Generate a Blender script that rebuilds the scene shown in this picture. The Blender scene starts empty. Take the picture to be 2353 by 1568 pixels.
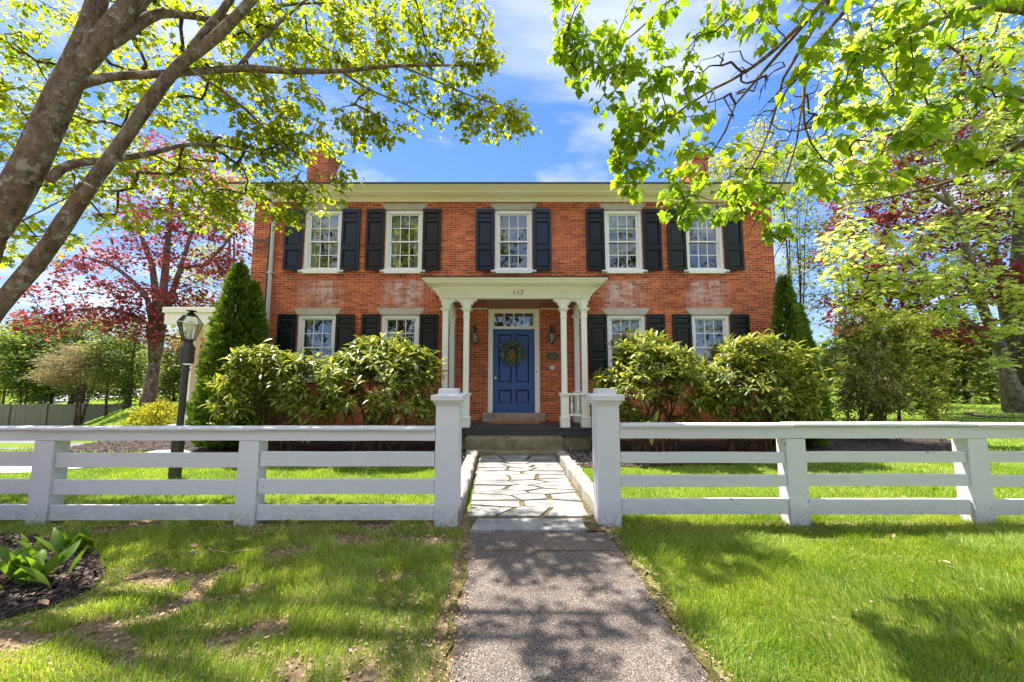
import bpy, math, random
import numpy as np
from mathutils import Vector, Matrix
random.seed(7)
RNG = np.random.default_rng(11)
S = bpy.context.scene
C = S.collection
R = math.radians

# ------------------------------------------------------------------ camera, sky, sun, exposure
CAM_H = 1.47
PITCH = R(5.7)
F_PX = 1150 / 3072 * 2353          # focal length in units of a 2353 px wide picture
cam_d = bpy.data.cameras.new('camera')
cam_d.sensor_width = 36
cam_d.lens = 36 * 1150 / 3072
cam_d.clip_start = 0.05
cam_d.clip_end = 2000
cam = bpy.data.objects.new('camera', cam_d)
C.objects.link(cam)
cam.location = (0, 0, CAM_H)
cam.rotation_euler = (R(90) + PITCH, 0, 0)
S.camera = cam

SUN_EL, SUN_AZ = R(66), R(56)      # azimuth counted from +Y towards -X
sun_dir = Vector((-math.sin(SUN_AZ) * math.cos(SUN_EL), math.cos(SUN_AZ) * math.cos(SUN_EL), math.sin(SUN_EL)))
w = bpy.data.worlds.new('World')
S.world = w
w.use_nodes = True
wn, wl = w.node_tree.nodes, w.node_tree.links
wn.clear()
wo = wn.new('ShaderNodeOutputWorld')
bg = wn.new('ShaderNodeBackground')
sky = wn.new('ShaderNodeTexSky')
sky.sky_type = 'NISHITA'
sky.sun_disc = False
sky.sun_elevation = SUN_EL
sky.sun_rotation = -SUN_AZ
sky.air_density = 1.0
sky.dust_density = 0.35
sky.ozone_density = 2.5
bg.inputs['Strength'].default_value = 0.15
tc = wn.new('ShaderNodeTexCoord')
sep = wn.new('ShaderNodeSeparateXYZ')
wl.new(tc.outputs['Generated'], sep.inputs[0])
def wmath(op, a, b=None):
    n = wn.new('ShaderNodeMath'); n.operation = op
    for i, q in enumerate((a, b)):
        if q is None: continue
        if isinstance(q, (int, float)): n.inputs[i].default_value = q
        else: wl.new(q, n.inputs[i])
    return n.outputs[0]
zz = wmath('ADD', wmath('MAXIMUM', sep.outputs[2], 0.0), 0.12)
comb = wn.new('ShaderNodeCombineXYZ')
wl.new(wmath('DIVIDE', sep.outputs[0], zz), comb.inputs[0])
wl.new(wmath('DIVIDE', sep.outputs[1], zz), comb.inputs[1])
cmap = wn.new('ShaderNodeMapping')
cmap.inputs['Location'].default_value = (2.91, 1.62, 0.4)
cmap.inputs['Scale'].default_value = (0.8, 1.25, 1)
cmap.inputs['Rotation'].default_value = (0, 0, R(-24))
wl.new(comb.outputs[0], cmap.inputs[0])
cn = wn.new('ShaderNodeTexNoise')
cn.inputs['Scale'].default_value = 1.25
cn.inputs['Detail'].default_value = 9
cn.inputs['Roughness'].default_value = 0.56
cn.inputs['Distortion'].default_value = 0.35
wl.new(cmap.outputs[0], cn.inputs['Vector'])
cr = wn.new('ShaderNodeValToRGB')
cr.color_ramp.elements[0].position = 0.47
cr.color_ramp.elements[0].color = (0, 0, 0, 1)
cr.color_ramp.elements[1].position = 0.66
cr.color_ramp.elements[1].color = (0.85, 0.85, 0.85, 1)
def toward(d, tight, amt):
    v = wn.new('ShaderNodeVectorMath'); v.operation = 'DOT_PRODUCT'; wl.new(tc.outputs['Generated'], v.inputs[0]); v.inputs[1].default_value = Vector(d).normalized()
    m = wn.new('ShaderNodeMapRange'); m.interpolation_type = 'SMOOTHSTEP'; wl.new(v.outputs['Value'], m.inputs[0]); m.inputs[1].default_value = math.cos(R(tight)); m.inputs[2].default_value = 1.0
    m.inputs[4].default_value = amt
    return m.outputs[0]
bank = wmath('ADD', toward((.22, .92, .90), 20, .060), toward((.50, .95, .68), 20, .055))
bank = wmath('ADD', bank, toward((.16, 1.0, .50), 7, .07))
wl.new(wmath('ADD', cn.outputs['Fac'], bank), cr.inputs[0])
blue = wn.new('ShaderNodeValToRGB')
for q, (p_, c_) in zip((blue.color_ramp.elements[0], blue.color_ramp.elements[1], blue.color_ramp.elements.new(.28), blue.color_ramp.elements.new(.6)),
                       ((0.0, (.30, .50, .86)), (1.0, (.040, .20, .66)), (.28, (.16, .39, .84)), (.6, (.066, .27, .76)))):
    q.position = p_; q.color = (*c_, 1)
wl.new(sep.outputs[2], blue.inputs[0])
bsc = wn.new('ShaderNodeMix'); bsc.data_type = 'RGBA'; bsc.blend_type = 'MULTIPLY'; bsc.inputs[0].default_value = 1
wl.new(blue.outputs[0], bsc.inputs[6]); bsc.inputs[7].default_value = (2.4, 2.45, 2.75, 1)
hs = wn.new('ShaderNodeMix'); hs.data_type = 'RGBA'; hs.inputs[0].default_value = .78
wl.new(sky.outputs[0], hs.inputs[6]); wl.new(bsc.outputs[2], hs.inputs[7])
# unseen bright cloud added high behind the viewer, as fill for the shaded front
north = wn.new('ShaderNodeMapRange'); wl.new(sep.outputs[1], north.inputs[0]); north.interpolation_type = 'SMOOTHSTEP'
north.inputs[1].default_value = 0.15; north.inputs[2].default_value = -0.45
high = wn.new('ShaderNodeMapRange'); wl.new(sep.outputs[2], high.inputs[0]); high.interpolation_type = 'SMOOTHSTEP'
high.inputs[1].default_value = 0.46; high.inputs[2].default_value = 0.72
fill_cloud = wmath('MULTIPLY', north.outputs[0], high.outputs[0])
cfac = wmath('MINIMUM', wmath('ADD', cr.outputs[0], wmath('MULTIPLY', wmath('MULTIPLY', fill_cloud, cn.outputs['Fac']), 0.9)), 0.9)
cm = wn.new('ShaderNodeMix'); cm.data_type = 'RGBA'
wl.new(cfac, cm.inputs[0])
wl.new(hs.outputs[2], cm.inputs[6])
ccol = wn.new('ShaderNodeMix'); ccol.data_type = 'RGBA'; wl.new(fill_cloud, ccol.inputs[0])
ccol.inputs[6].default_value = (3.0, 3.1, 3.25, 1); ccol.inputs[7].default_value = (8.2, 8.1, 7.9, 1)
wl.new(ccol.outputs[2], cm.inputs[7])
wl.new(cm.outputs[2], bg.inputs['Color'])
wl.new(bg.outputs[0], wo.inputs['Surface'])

sl = bpy.data.lights.new('sun', 'SUN')
sl.energy = 4.6
sl.angle = R(0.55)
sl.color = (1.0, 0.95, 0.86)
sun = bpy.data.objects.new('sun', sl)
C.objects.link(sun)
sun.rotation_euler = sun_dir.to_track_quat('Z', 'Y').to_euler()
sun.location = sun_dir * 60

S.view_settings.view_transform = 'Standard'
S.view_settings.look = 'None'
S.view_settings.gamma = 1.0
S.view_settings.exposure = 1.45

# ------------------------------------------------------------------ measuring helpers
_cp, _sp = math.cos(PITCH), math.sin(PITCH)
def P(x, y, Y):
    """point of the plane at distance Y that the photo (2353 px wide) shows at x, y"""
    a, b = (x - 1176.5) / F_PX, (784 - y) / F_PX
    d = Vector((a, _cp - b * _sp, _sp + b * _cp))
    return Vector((0, 0, CAM_H)) + d * (Y / d.y)
def G(x, y):
    """point of the level ground that the photo shows at x, y"""
    p = P(x, y, 1.0); t = CAM_H / (CAM_H - p.z)
    return (p.x * t, t)
def Zat(y, Y): return P(1176, y, Y).z
def Xat(x, y, Y): return P(x, y, Y).x

def sstep(a, b, x):
    t = np.clip((x - a) / (b - a), 0, 1)
    return t * t * (3 - 2 * t)
def gz(x, y):
    """height of the ground"""
    x = np.asarray(x, float); y = np.asarray(y, float)
    z = -1.45 * sstep(8.5, 20, y) * sstep(-.93, -1.16, x / np.maximum(y, 1.0))
    z = z + 0.25 * np.exp(-((x + 17.5) / 3.5) ** 2 - ((y - 19) / 4) ** 2)
    z = z + 0.18 * np.exp(-((x - 19.3) / 2.2) ** 2 - ((y - 15) / 2.2) ** 2)
    return z

def vnoise(x, y, seed=0):
    """smooth value noise, 0..1"""
    x = np.asarray(x, float); y = np.asarray(y, float)
    xi = np.floor(x).astype(int); yi = np.floor(y).astype(int)
    fx = x - xi; fy = y - yi
    fx = fx * fx * (3 - 2 * fx); fy = fy * fy * (3 - 2 * fy)
    def h(a, b):
        n = (a * 374761393 + b * 668265263 + seed * 1442695) & 0x7fffffff
        n = ((n ^ (n >> 13)) * 1274126177) & 0x7fffffff
        n = n ^ (n >> 16)
        return (n & 0xffff) / 65535.0
    return (h(xi, yi) * (1 - fx) + h(xi + 1, yi) * fx) * (1 - fy) + (h(xi, yi + 1) * (1 - fx) + h(xi + 1, yi + 1) * fx) * fy

# ------------------------------------------------------------------ materials
def mat(name):
    m = bpy.data.materials.new(name); m.use_nodes = True
    nt = m.node_tree
    return m, nt.nodes, nt.links, nt.nodes['Principled BSDF']
def ramp(n, stops):
    r = n.new('ShaderNodeValToRGB')
    e = r.color_ramp.elements
    while len(e) < len(stops): e.new(0.5)
    for q, (p, c) in zip(e, stops):
        q.position = p; q.color = (*c, 1)
    return r
def noise(n, l, scale, detail=4, rough=0.55, coord='Object', sc=None, dist=0.0):
    t = n.new('ShaderNodeTexCoord')
    x = n.new('ShaderNodeTexNoise')
    x.inputs['Scale'].default_value = scale; x.inputs['Detail'].default_value = detail
    x.inputs['Roughness'].default_value = rough; x.inputs['Distortion'].default_value = dist
    if sc:
        mp = n.new('ShaderNodeMapping'); mp.inputs['Scale'].default_value = sc
        l.new(t.outputs[coord], mp.inputs[0]); l.new(mp.outputs[0], x.inputs['Vector'])
    else:
        l.new(t.outputs[coord], x.inputs['Vector'])
    return x
def mixc(n, l, fac, a, b, mode='MIX'):
    m = n.new('ShaderNodeMix'); m.data_type = 'RGBA'; m.blend_type = mode
    for i, q in ((0, fac), (6, a), (7, b)):
        if isinstance(q, (int, float)): m.inputs[i].default_value = q
        elif isinstance(q, tuple): m.inputs[i].default_value = (*q, 1)
        else: l.new(q, m.inputs[i])
    return m.outputs[2]
def mathn(n, l, op, a, b=None, clamp=False):
    m = n.new('ShaderNodeMath'); m.operation = op; m.use_clamp = clamp
    for i, q in enumerate((a, b)):
        if q is None: continue
        if isinstance(q, (int, float)): m.inputs[i].default_value = q
        else: l.new(q, m.inputs[i])
    return m.outputs[0]
def bump(n, l, p, height, strength=0.3, dist=0.01):
    b = n.new('ShaderNodeBump'); b.inputs['Strength'].default_value = strength
    b.inputs['Distance'].default_value = dist
    l.new(height, b.inputs['Height']); l.new(b.outputs[0], p.inputs['Normal'])

def paint(name, col, rough=0.5, var=0.12, dirt=(0.30, 0.27, 0.22), dirt_amt=0.25, grain=(1, 1, 1), chips=0.0, spec=0.4, foot=0.0):
    m, n, l, p = mat(name)
    a = noise(n, l, 3.0, 6, 0.65, sc=grain)
    dk = tuple(c * (1 - var) for c in col)
    c0 = mixc(n, l, a.outputs['Fac'], dk, tuple(min(1, c * (1 + var * .6)) for c in col))
    b = noise(n, l, 9.0, 8, 0.7, sc=grain)
    r = ramp(n, [(0.56, (0, 0, 0)), (0.82, (1, 1, 1))]); l.new(b.outputs['Fac'], r.inputs[0])
    c1 = mixc(n, l, mathn(n, l, 'MULTIPLY', r.outputs[0], dirt_amt), c0, dirt)
    if chips:
        d = noise(n, l, 22, 5, 0.6)
        r2 = ramp(n, [(0.74 - chips, (0, 0, 0)), (0.75 - chips, (1, 1, 1))]); l.new(d.outputs['Fac'], r2.inputs[0])
        c1 = mixc(n, l, r2.outputs[0], c1, (0.10, 0.07, 0.05))
    if foot:
        t = n.new('ShaderNodeTexCoord'); sz = n.new('ShaderNodeSeparateXYZ'); l.new(t.outputs['Object'], sz.inputs[0])
        mr = n.new('ShaderNodeMapRange'); l.new(sz.outputs[2], mr.inputs[0]); mr.inputs[1].default_value = 0.24; mr.inputs[2].default_value = 0.0
        sp = noise(n, l, 24, 6, 0.75); r4 = ramp(n, [(0.38, (0, 0, 0)), (0.7, (1, 1, 1))]); l.new(sp.outputs['Fac'], r4.inputs[0])
        c1 = mixc(n, l, mathn(n, l, 'MULTIPLY', mathn(n, l, 'MULTIPLY', mr.outputs[0], r4.outputs[0]), foot), c1, (0.17, 0.16, 0.07))
        kn = noise(n, l, 1.0, 3, 0.5, sc=(7, 7, 9)); r5 = ramp(n, [(0.735, (0, 0, 0)), (0.75, (1, 1, 1))]); l.new(kn.outputs['Fac'], r5.inputs[0])
        c1 = mixc(n, l, mathn(n, l, 'MULTIPLY', r5.outputs[0], 0.7), c1, (0.10, 0.075, 0.05))
    l.new(c1, p.inputs['Base Color'])
    p.inputs['Roughness'].default_value = rough
    p.inputs['Specular IOR Level'].default_value = spec
    bump(n, l, p, b.outputs['Fac'], 0.12, 0.004)
    return m

def leaf_mat(name, stops, trans=0.5, tcol=1.6, rough=0.5, spec=0.35, nscale=0.9, tint=None):
    m, n, l, p = mat(name)
    g = n.new('ShaderNodeNewGeometry')
    x = noise(n, l, nscale, 3, 0.6)
    f = mathn(n, l, 'ADD', mathn(n, l, 'MULTIPLY', g.outputs['Random Per Island'], 0.62),
              mathn(n, l, 'MULTIPLY', mathn(n, l, 'SUBTRACT', x.outputs['Fac'], 0.28), 0.85), True)
    r = ramp(n, stops); l.new(f, r.inputs[0])
    l.new(r.outputs[0], p.inputs['Base Color'])
    p.inputs['Roughness'].default_value = rough
    p.inputs['Specular IOR Level'].default_value = spec
    t = n.new('ShaderNodeBsdfTranslucent')
    tc_ = mixc(n, l, 1.0, r.outputs[0], tint or (tcol, tcol, tcol * .45), 'MULTIPLY')
    l.new(tc_, t.inputs['Color'])
    ms = n.new('ShaderNodeMixShader'); ms.inputs[0].default_value = trans
    l.new(p.outputs[0], ms.inputs[1]); l.new(t.outputs[0], ms.inputs[2])
    l.new(ms.outputs[0], n['Material Output'].inputs['Surface'])
    return m

def brick_mat(name):
    m, n, l, p = mat(name)
    t = n.new('ShaderNodeTexCoord')
    g = n.new('ShaderNodeNewGeometry')
    s = n.new('ShaderNodeSeparateXYZ'); l.new(t.outputs['Object'], s.inputs[0])
    c = n.new('ShaderNodeCombineXYZ')
    l.new(mathn(n, l, 'ADD', s.outputs[0], s.outputs[1]), c.inputs[0]); l.new(s.outputs[2], c.inputs[1])
    wob = noise(n, l, 5.0, 3)
    va = n.new('ShaderNodeVectorMath'); va.operation = 'MULTIPLY_ADD'
    l.new(wob.outputs['Color'], va.inputs[0]); va.inputs[1].default_value = (0.008, 0.006, 0); l.new(c.outputs[0], va.inputs[2])
    b = n.new('ShaderNodeTexBrick')
    l.new(va.outputs[0], b.inputs['Vector'])
    b.inputs['Scale'].default_value = 1.0
    b.inputs['Brick Width'].default_value = 0.205
    b.inputs['Row Height'].default_value = 0.058
    b.inputs['Mortar Size'].default_value = 0.0052
    b.inputs['Mortar Smooth'].default_value = 0.25
    b.inputs['Bias'].default_value = -0.1
    b.inputs['Color1'].default_value = (0.61, 0.145, 0.048, 1)
    b.inputs['Color2'].default_value = (0.34, 0.062, 0.030, 1)
    b.inputs['Mortar'].default_value = (0.66, 0.41, 0.26, 1)
    big = noise(n, l, 0.6, 5, 0.6)
    r = ramp(n, [(0.3, (0.78, 0.74, 0.74)), (0.7, (1.12, 1.12, 1.1))]); l.new(big.outputs['Fac'], r.inputs[0])
    c1 = mixc(n, l, 1.0, b.outputs['Color'], r.outputs[0], 'MULTIPLY')
    fine = noise(n, l, 60, 4)
    r2 = ramp(n, [(0.3, (0.82, 0.8, 0.8)), (0.75, (1.12, 1.12, 1.12))]); l.new(fine.outputs['Fac'], r2.inputs[0])
    c1 = mixc(n, l, 1.0, c1, r2.outputs[0], 'MULTIPLY')
    vor = n.new('ShaderNodeTexWhiteNoise'); vor.noise_dimensions = '2D'
    # a tone for each brick: rows of .066, bricks of .215, every second row shifted by half
    row = mathn(n, l, 'FLOOR', mathn(n, l, 'DIVIDE', s.outputs[2], 0.058))
    half = mathn(n, l, 'MULTIPLY', mathn(n, l, 'MODULO', row, 2.0), 0.5)
    colm = mathn(n, l, 'FLOOR', mathn(n, l, 'ADD', mathn(n, l, 'DIVIDE', mathn(n, l, 'ADD', s.outputs[0], s.outputs[1]), 0.205), half))
    cc = n.new('ShaderNodeCombineXYZ'); l.new(row, cc.inputs[0]); l.new(colm, cc.inputs[1]); l.new(cc.outputs[0], vor.inputs['Vector'])
    rt = ramp(n, [(0.0, (0.48, 0.44, 0.46)), (0.12, (0.72, 0.70, 0.72)), (0.5, (1.0, 1.0, 1.0)), (0.85, (1.16, 1.2, 1.15)), (1.0, (1.3, 1.5, 1.4))]); l.new(vor.outputs['Value'], rt.inputs[0])
    c1 = mixc(n, l, mathn(n, l, 'SUBTRACT', 0.85, mathn(n, l, 'MULTIPLY', b.outputs['Fac'], 0.85)), c1, mixc(n, l, 1.0, c1, rt.outputs[0], 'MULTIPLY'))
    # salts washed out of the brick below the upper sills (columns at |x| near 2.74 and 4.75)
    ax = mathn(n, l, 'ABSOLUTE', mathn(n, l, 'SUBTRACT', s.outputs[0], 0.04))
    e1 = mathn(n, l, 'ABSOLUTE', mathn(n, l, 'SUBTRACT', ax, 3.72))
    e2 = mathn(n, l, 'ABSOLUTE', mathn(n, l, 'SUBTRACT', e1, 1.02))
    bx = ramp(n, [(0.25, (1, 1, 1)), (0.62, (0, 0, 0))]); l.new(e2, bx.inputs[0])
    zz = n.new('ShaderNodeMapRange'); zz.interpolation_type = 'SMOOTHSTEP'
    l.new(s.outputs[2], zz.inputs[0]); zz.inputs[1].default_value = 2.95; zz.inputs[2].default_value = 3.45
    zt = n.new('ShaderNodeMapRange'); l.new(s.outputs[2], zt.inputs[0]); zt.inputs[1].default_value = 3.92; zt.inputs[2].default_value = 3.86
    st = noise(n, l, 1.0, 6, 0.6, sc=(5.0, 5.0, 0.9))
    sr = ramp(n, [(0.36, (0, 0, 0)), (0.60, (1, 1, 1))]); l.new(st.outputs['Fac'], sr.inputs[0])
    k = mathn(n, l, 'MULTIPLY', mathn(n, l, 'MULTIPLY', bx.outputs[0], zz.outputs[0]), mathn(n, l, 'MULTIPLY', sr.outputs[0], zt.outputs[0]))
    rk = ramp(n, [(0.0, (.25, .25, .25)), (0.6, (.8, .8, .8)), (1.0, (1, 1, 1))]); l.new(vor.outputs['Value'], rk.inputs[0])
    fk = ramp(n, [(0.30, (.2, .2, .2)), (0.62, (1, 1, 1))]); fn_ = noise(n, l, 18, 6, 0.7); l.new(fn_.outputs['Fac'], fk.inputs[0])
    k = mathn(n, l, 'MULTIPLY', mathn(n, l, 'MULTIPLY', k, rk.outputs[0]), fk.outputs[0])
    c2 = mixc(n, l, mathn(n, l, 'MULTIPLY', k, 1.7, True), c1, (0.60, 0.45, 0.41))
    l.new(c2, p.inputs['Base Color'])
    p.inputs['Roughness'].default_value = 0.85
    p.inputs['Specular IOR Level'].default_value = 0.25
    hgt = mathn(n, l, 'ADD', mathn(n, l, 'MULTIPLY', b.outputs['Fac'], -1.0), mathn(n, l, 'MULTIPLY', fine.outputs['Fac'], 0.35))
    bump(n, l, p, hgt, 0.5, 0.006)
    return m

def bark_mat(name, base, light, spots, scale=1.0, vert=5.0):
    m, n, l, p = mat(name)
    a = noise(n, l, 11 * scale, 9, 0.78, sc=(1, 1, 1 / 2.2))
    r = ramp(n, [(0.34, tuple(c * .25 for c in base)), (0.50, base), (0.62, light)]); l.new(a.outputs['Fac'], r.inputs[0])
    b = noise(n, l, 8 * scale, 6, 0.72, dist=0.2)
    r2 = ramp(n, [(0.56, (0, 0, 0)), (0.60, (1, 1, 1))]); l.new(b.outputs['Fac'], r2.inputs[0])
    c = mixc(n, l, mathn(n, l, 'MULTIPLY', r2.outputs[0], 0.75), r.outputs[0], spots)
    l.new(c, p.inputs['Base Color'])
    p.inputs['Roughness'].default_value = 0.9
    p.inputs['Specular IOR Level'].default_value = 0.2
    w_ = noise(n, l, 16 * scale, 6, 0.7, sc=(1.6, 1.6, 1.6 / vert))
    bump(n, l, p, w_.outputs['Fac'], 1.0, 0.06)
    return m

def stone_mat(name, c0, c1, c2, scale=4.0, rough=0.8, bs=0.4):
    m, n, l, p = mat(name)
    a = noise(n, l, scale, 8, 0.62)
    r = ramp(n, [(0.3, c0), (0.52, c1), (0.72, c2)]); l.new(a.outputs['Fac'], r.inputs[0])
    b = noise(n, l, scale * 22, 3, 0.6)
    r2 = ramp(n, [(0.35, (0.72, 0.72, 0.72)), (0.7, (1.15, 1.15, 1.15))]); l.new(b.outputs['Fac'], r2.inputs[0])
    l.new(mixc(n, l, 1.0, r.outputs[0], r2.outputs[0], 'MULTIPLY'), p.inputs['Base Color'])
    p.inputs['Roughness'].default_value = rough
    bump(n, l, p, a.outputs['Fac'], bs, 0.02)
    return m

M = {}
M['brick'] = brick_mat('brick')
M['cream'] = paint('cream_paint', (0.87, 0.83, 0.71), 0.55, 0.06, dirt=(0.42, 0.38, 0.3), dirt_amt=0.22)
M['porch_cream'] = paint('porch_paint', (0.87, 0.85, 0.79), 0.5, 0.06, dirt=(0.45, 0.42, 0.36), dirt_amt=0.2)
M['white'] = paint('white_window_paint', (0.86, 0.85, 0.83), 0.45, 0.05, dirt_amt=0.12)
M['fence'] = paint('white_fence_paint', (0.70, 0.69, 0.735), 0.6, 0.08, dirt=(0.40, 0.38, 0.34), dirt_amt=0.75, grain=(0.5, 2, 6), foot=0.7)
M['fence_post'] = paint('white_post_paint', (0.71, 0.70, 0.745), 0.6, 0.07, dirt=(0.36, 0.33, 0.28), dirt_amt=0.42, grain=(3, 3, 0.7), foot=0.9)
M['fence_chip'] = paint('chipped_post_paint', (0.71, 0.70, 0.745), 0.6, 0.07, dirt=(0.3, 0.25, 0.2), dirt_amt=0.5, grain=(3, 3, 0.7), chips=0.09, foot=0.9)
M['shutter'] = paint('black_shutter_paint', (0.008, 0.009, 0.014), 0.38, 0.2, dirt=(0.015, 0.015, 0.018), dirt_amt=0.5, spec=0.35)
M['shutter_green_refl'] = paint('shutter_with_green_reflection', (0.011, 0.012, 0.008), 0.42, 0.2, dirt=(0.018, 0.015, 0.012), dirt_amt=0.5, spec=0.45)  # near-black shutters with the green reflected in them put into the colour
M['shutter_brown'] = paint('brown_black_shutter_paint', (0.012, 0.009, 0.009), 0.45, 0.2, dirt=(0.02, 0.015, 0.015), dirt_amt=0.5, spec=0.4)
M['shutter_navy'] = paint('navy_shutter_paint', (0.007, 0.011, 0.032), 0.36, 0.2, dirt=(0.012, 0.018, 0.04), dirt_amt=0.5, spec=0.5)
M['door'] = paint('blue_door_paint', (0.034, 0.085, 0.27), 0.42, 0.1, dirt=(0.05, 0.07, 0.16), dirt_amt=0.3)
M['door_groove'] = paint('blue_door_moulding', (0.010, 0.022, 0.085), 0.42, 0.1, dirt_amt=0.05)
M['iron'] = paint('black_iron', (0.012, 0.011, 0.010), 0.5, 0.2, dirt=(0.05, 0.035, 0.025), dirt_amt=0.5)
M['bronze'] = paint('weathered_bronze', (0.060, 0.052, 0.045), 0.5, 0.25, dirt=(0.10, 0.09, 0.07), dirt_amt=0.5)
M['post_brown'] = paint('lamp_post_paint', (0.070, 0.056, 0.048), 0.5, 0.2, dirt=(0.10, 0.085, 0.07), dirt_amt=0.5, grain=(4, 4, 0.6))
M['deck'] = paint('dark_deck_paint', (0.060, 0.052, 0.055), 0.6, 0.2, dirt=(0.14, 0.12, 0.11), dirt_amt=0.5, grain=(6, 0.8, 1))
M['ceiling'] = paint('stained_board', (0.34, 0.13, 0.085), 0.45, 0.3, dirt=(0.10, 0.05, 0.04), dirt_amt=0.5, grain=(5, 0.6, 1))
M['roof'] = paint('dark_roof_edge', (0.035, 0.037, 0.042), 0.8, 0.2)
M['porcelain'] = paint('porcelain_knob', (0.75, 0.75, 0.68), 0.2, 0.02, dirt_amt=0.0)
M['brass'] = paint('gilt_rim', (0.46, 0.31, 0.12), 0.45, 0.1, dirt_amt=0.2)
M['plaque'] = paint('plaque_field', (0.040, 0.026, 0.014), 0.5, 0.2, dirt_amt=0.1)
M['candle'] = paint('candle_sleeve', (0.75, 0.72, 0.62), 0.5, 0.03, dirt_amt=0.0)
M['mat'] = paint('coir_mat', (0.33, 0.15, 0.045), 0.95, 0.3, dirt=(0.12, 0.06, 0.03), dirt_amt=0.6)
M['curtain'] = paint('lace_curtain', (0.70, 0.70, 0.60), 0.9, 0.06, dirt_amt=0.15)
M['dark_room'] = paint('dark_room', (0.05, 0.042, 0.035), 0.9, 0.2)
M['galv'] = paint('pale_downspout', (0.62, 0.62, 0.60), 0.45, 0.06, dirt_amt=0.25)
M['cable'] = paint('grey_cable', (0.10, 0.095, 0.09), 0.6, 0.1)
M['granite'] = stone_mat('grey_granite', (0.20, 0.18, 0.14), (0.34, 0.31, 0.26), (0.46, 0.43, 0.38), 5)
M['granite_step'] = stone_mat('mossy_granite', (0.10, 0.09, 0.04), (0.24, 0.20, 0.12), (0.38, 0.33, 0.24), 4)
M['lintel'] = stone_mat('pale_granite', (0.42, 0.39, 0.33), (0.53, 0.49, 0.41), (0.62, 0.58, 0.50), 3, bs=0.15)
M['threshold'] = stone_mat('brown_granite', (0.24, 0.17, 0.12), (0.38, 0.29, 0.22), (0.50, 0.40, 0.31), 6, bs=0.2)
M['flag'] = stone_mat('flagstone', (0.15, 0.15, 0.152), (0.29, 0.28, 0.265), (0.42, 0.40, 0.37), 3.5, bs=0.25)
M['joint'] = stone_mat('mossy_joint', (0.05, 0.04, 0.010), (0.12, 0.085, 0.03), (0.20, 0.15, 0.08), 14, 0.95)
M['concrete'] = stone_mat('pale_walk', (0.34, 0.33, 0.31), (0.46, 0.45, 0.42), (0.56, 0.54, 0.5), 2)
M['driveway'] = stone_mat('worn_driveway', (0.09, 0.10, 0.12), (0.15, 0.16, 0.18), (0.22, 0.22, 0.23), 2)
M['plank'] = paint('weathered_plank', (0.18, 0.155, 0.145), 0.9, 0.35, dirt=(0.14, 0.12, 0.10), dirt_amt=0.7, grain=(8, 8, 0.5))
M['shingle'] = stone_mat('neighbour_shingle', (0.30, 0.27, 0.26), (0.42, 0.39, 0.38), (0.5, 0.47, 0.46), 3)
M['siding'] = paint('neighbour_siding', (0.5, 0.5, 0.5), 0.7)

def asphalt_mat():
    m, n, l, p = mat('pebbled_asphalt')
    t = n.new('ShaderNodeTexCoord')
    v = n.new('ShaderNodeTexVoronoi'); v.inputs['Scale'].default_value = 150
    l.new(t.outputs['Object'], v.inputs['Vector'])
    s = n.new('ShaderNodeSeparateColor'); l.new(v.outputs['Color'], s.inputs[0])
    r = ramp(n, [(0.0, (0.08, 0.066, 0.062)), (0.35, (0.17, 0.138, 0.12)), (0.7, (0.25, 0.20, 0.17)), (0.93, (0.33, 0.275, 0.24)), (1.0, (0.46, 0.41, 0.37))])
    l.new(s.outputs[0], r.inputs[0])
    d = ramp(n, [(0.25, (1, 1, 1)), (0.75, (0.3, 0.29, 0.28))]); l.new(v.outputs['Distance'], d.inputs[0])
    c = mixc(n, l, 0.8, r.outputs[0], d.outputs[0], 'MULTIPLY')
    b = noise(n, l, 1.6, 5)
    r2 = ramp(n, [(0.3, (0.75, 0.74, 0.74)), (0.7, (1.2, 1.16, 1.1))]); l.new(b.outputs['Fac'], r2.inputs[0])
    l.new(mixc(n, l, 1.0, c, r2.outputs[0], 'MULTIPLY'), p.inputs['Base Color'])
    p.inputs['Roughness'].default_value = 0.85
    bump(n, l, p, mathn(n, l, 'MULTIPLY', v.outputs['Distance'], -1.0), 0.8, 0.006)
    return m
M['asphalt'] = asphalt_mat()

def ground_mat():
    m, n, l, p = mat('lawn_soil')
    a = noise(n, l, 0.5, 6, 0.6)
    b = noise(n, l, 30, 5, 0.7)
    g = ramp(n, [(0.3, (0.06, 0.11, 0.012)), (0.5, (0.14, 0.21, 0.022)), (0.72, (0.26, 0.31, 0.04))])
    l.new(mathn(n, l, 'ADD', mathn(n, l, 'MULTIPLY', a.outputs['Fac'], 0.45), mathn(n, l, 'MULTIPLY', b.outputs['Fac'], 0.55)), g.inputs[0])
    th = ramp(n, [(0.3, (0.10, 0.065, 0.035)), (0.5, (0.25, 0.18, 0.10)), (0.7, (0.38, 0.29, 0.18))]); l.new(b.outputs['Fac'], th.inputs[0])
    # thatch shows where the front strip of lawn is thin (y below 4.4)
    t = n.new('ShaderNodeTexCoord'); s = n.new('ShaderNodeSeparateXYZ'); l.new(t.outputs['Object'], s.inputs[0])
    mr = n.new('ShaderNodeMapRange'); l.new(s.outputs[1], mr.inputs[0])
    mr.inputs[1].default_value = 4.9; mr.inputs[2].default_value = 4.1
    mx_ = n.new('ShaderNodeMapRange'); l.new(s.outputs[0], mx_.inputs[0]); mx_.inputs[1].default_value = 1.3; mx_.inputs[2].default_value = 0.4; mx_.inputs[3].default_value = 0.25
    l.new(mixc(n, l, mathn(n, l, 'MULTIPLY', mr.outputs[0], mx_.outputs[0]), g.outputs[0], th.outputs[0]), p.inputs['Base Color'])
    p.inputs['Roughness'].default_value = 0.95
    p.inputs['Specular IOR Level'].default_value = 0.1
    bump(n, l, p, b.outputs['Fac'], 0.8, 0.04)
    return m
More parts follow.
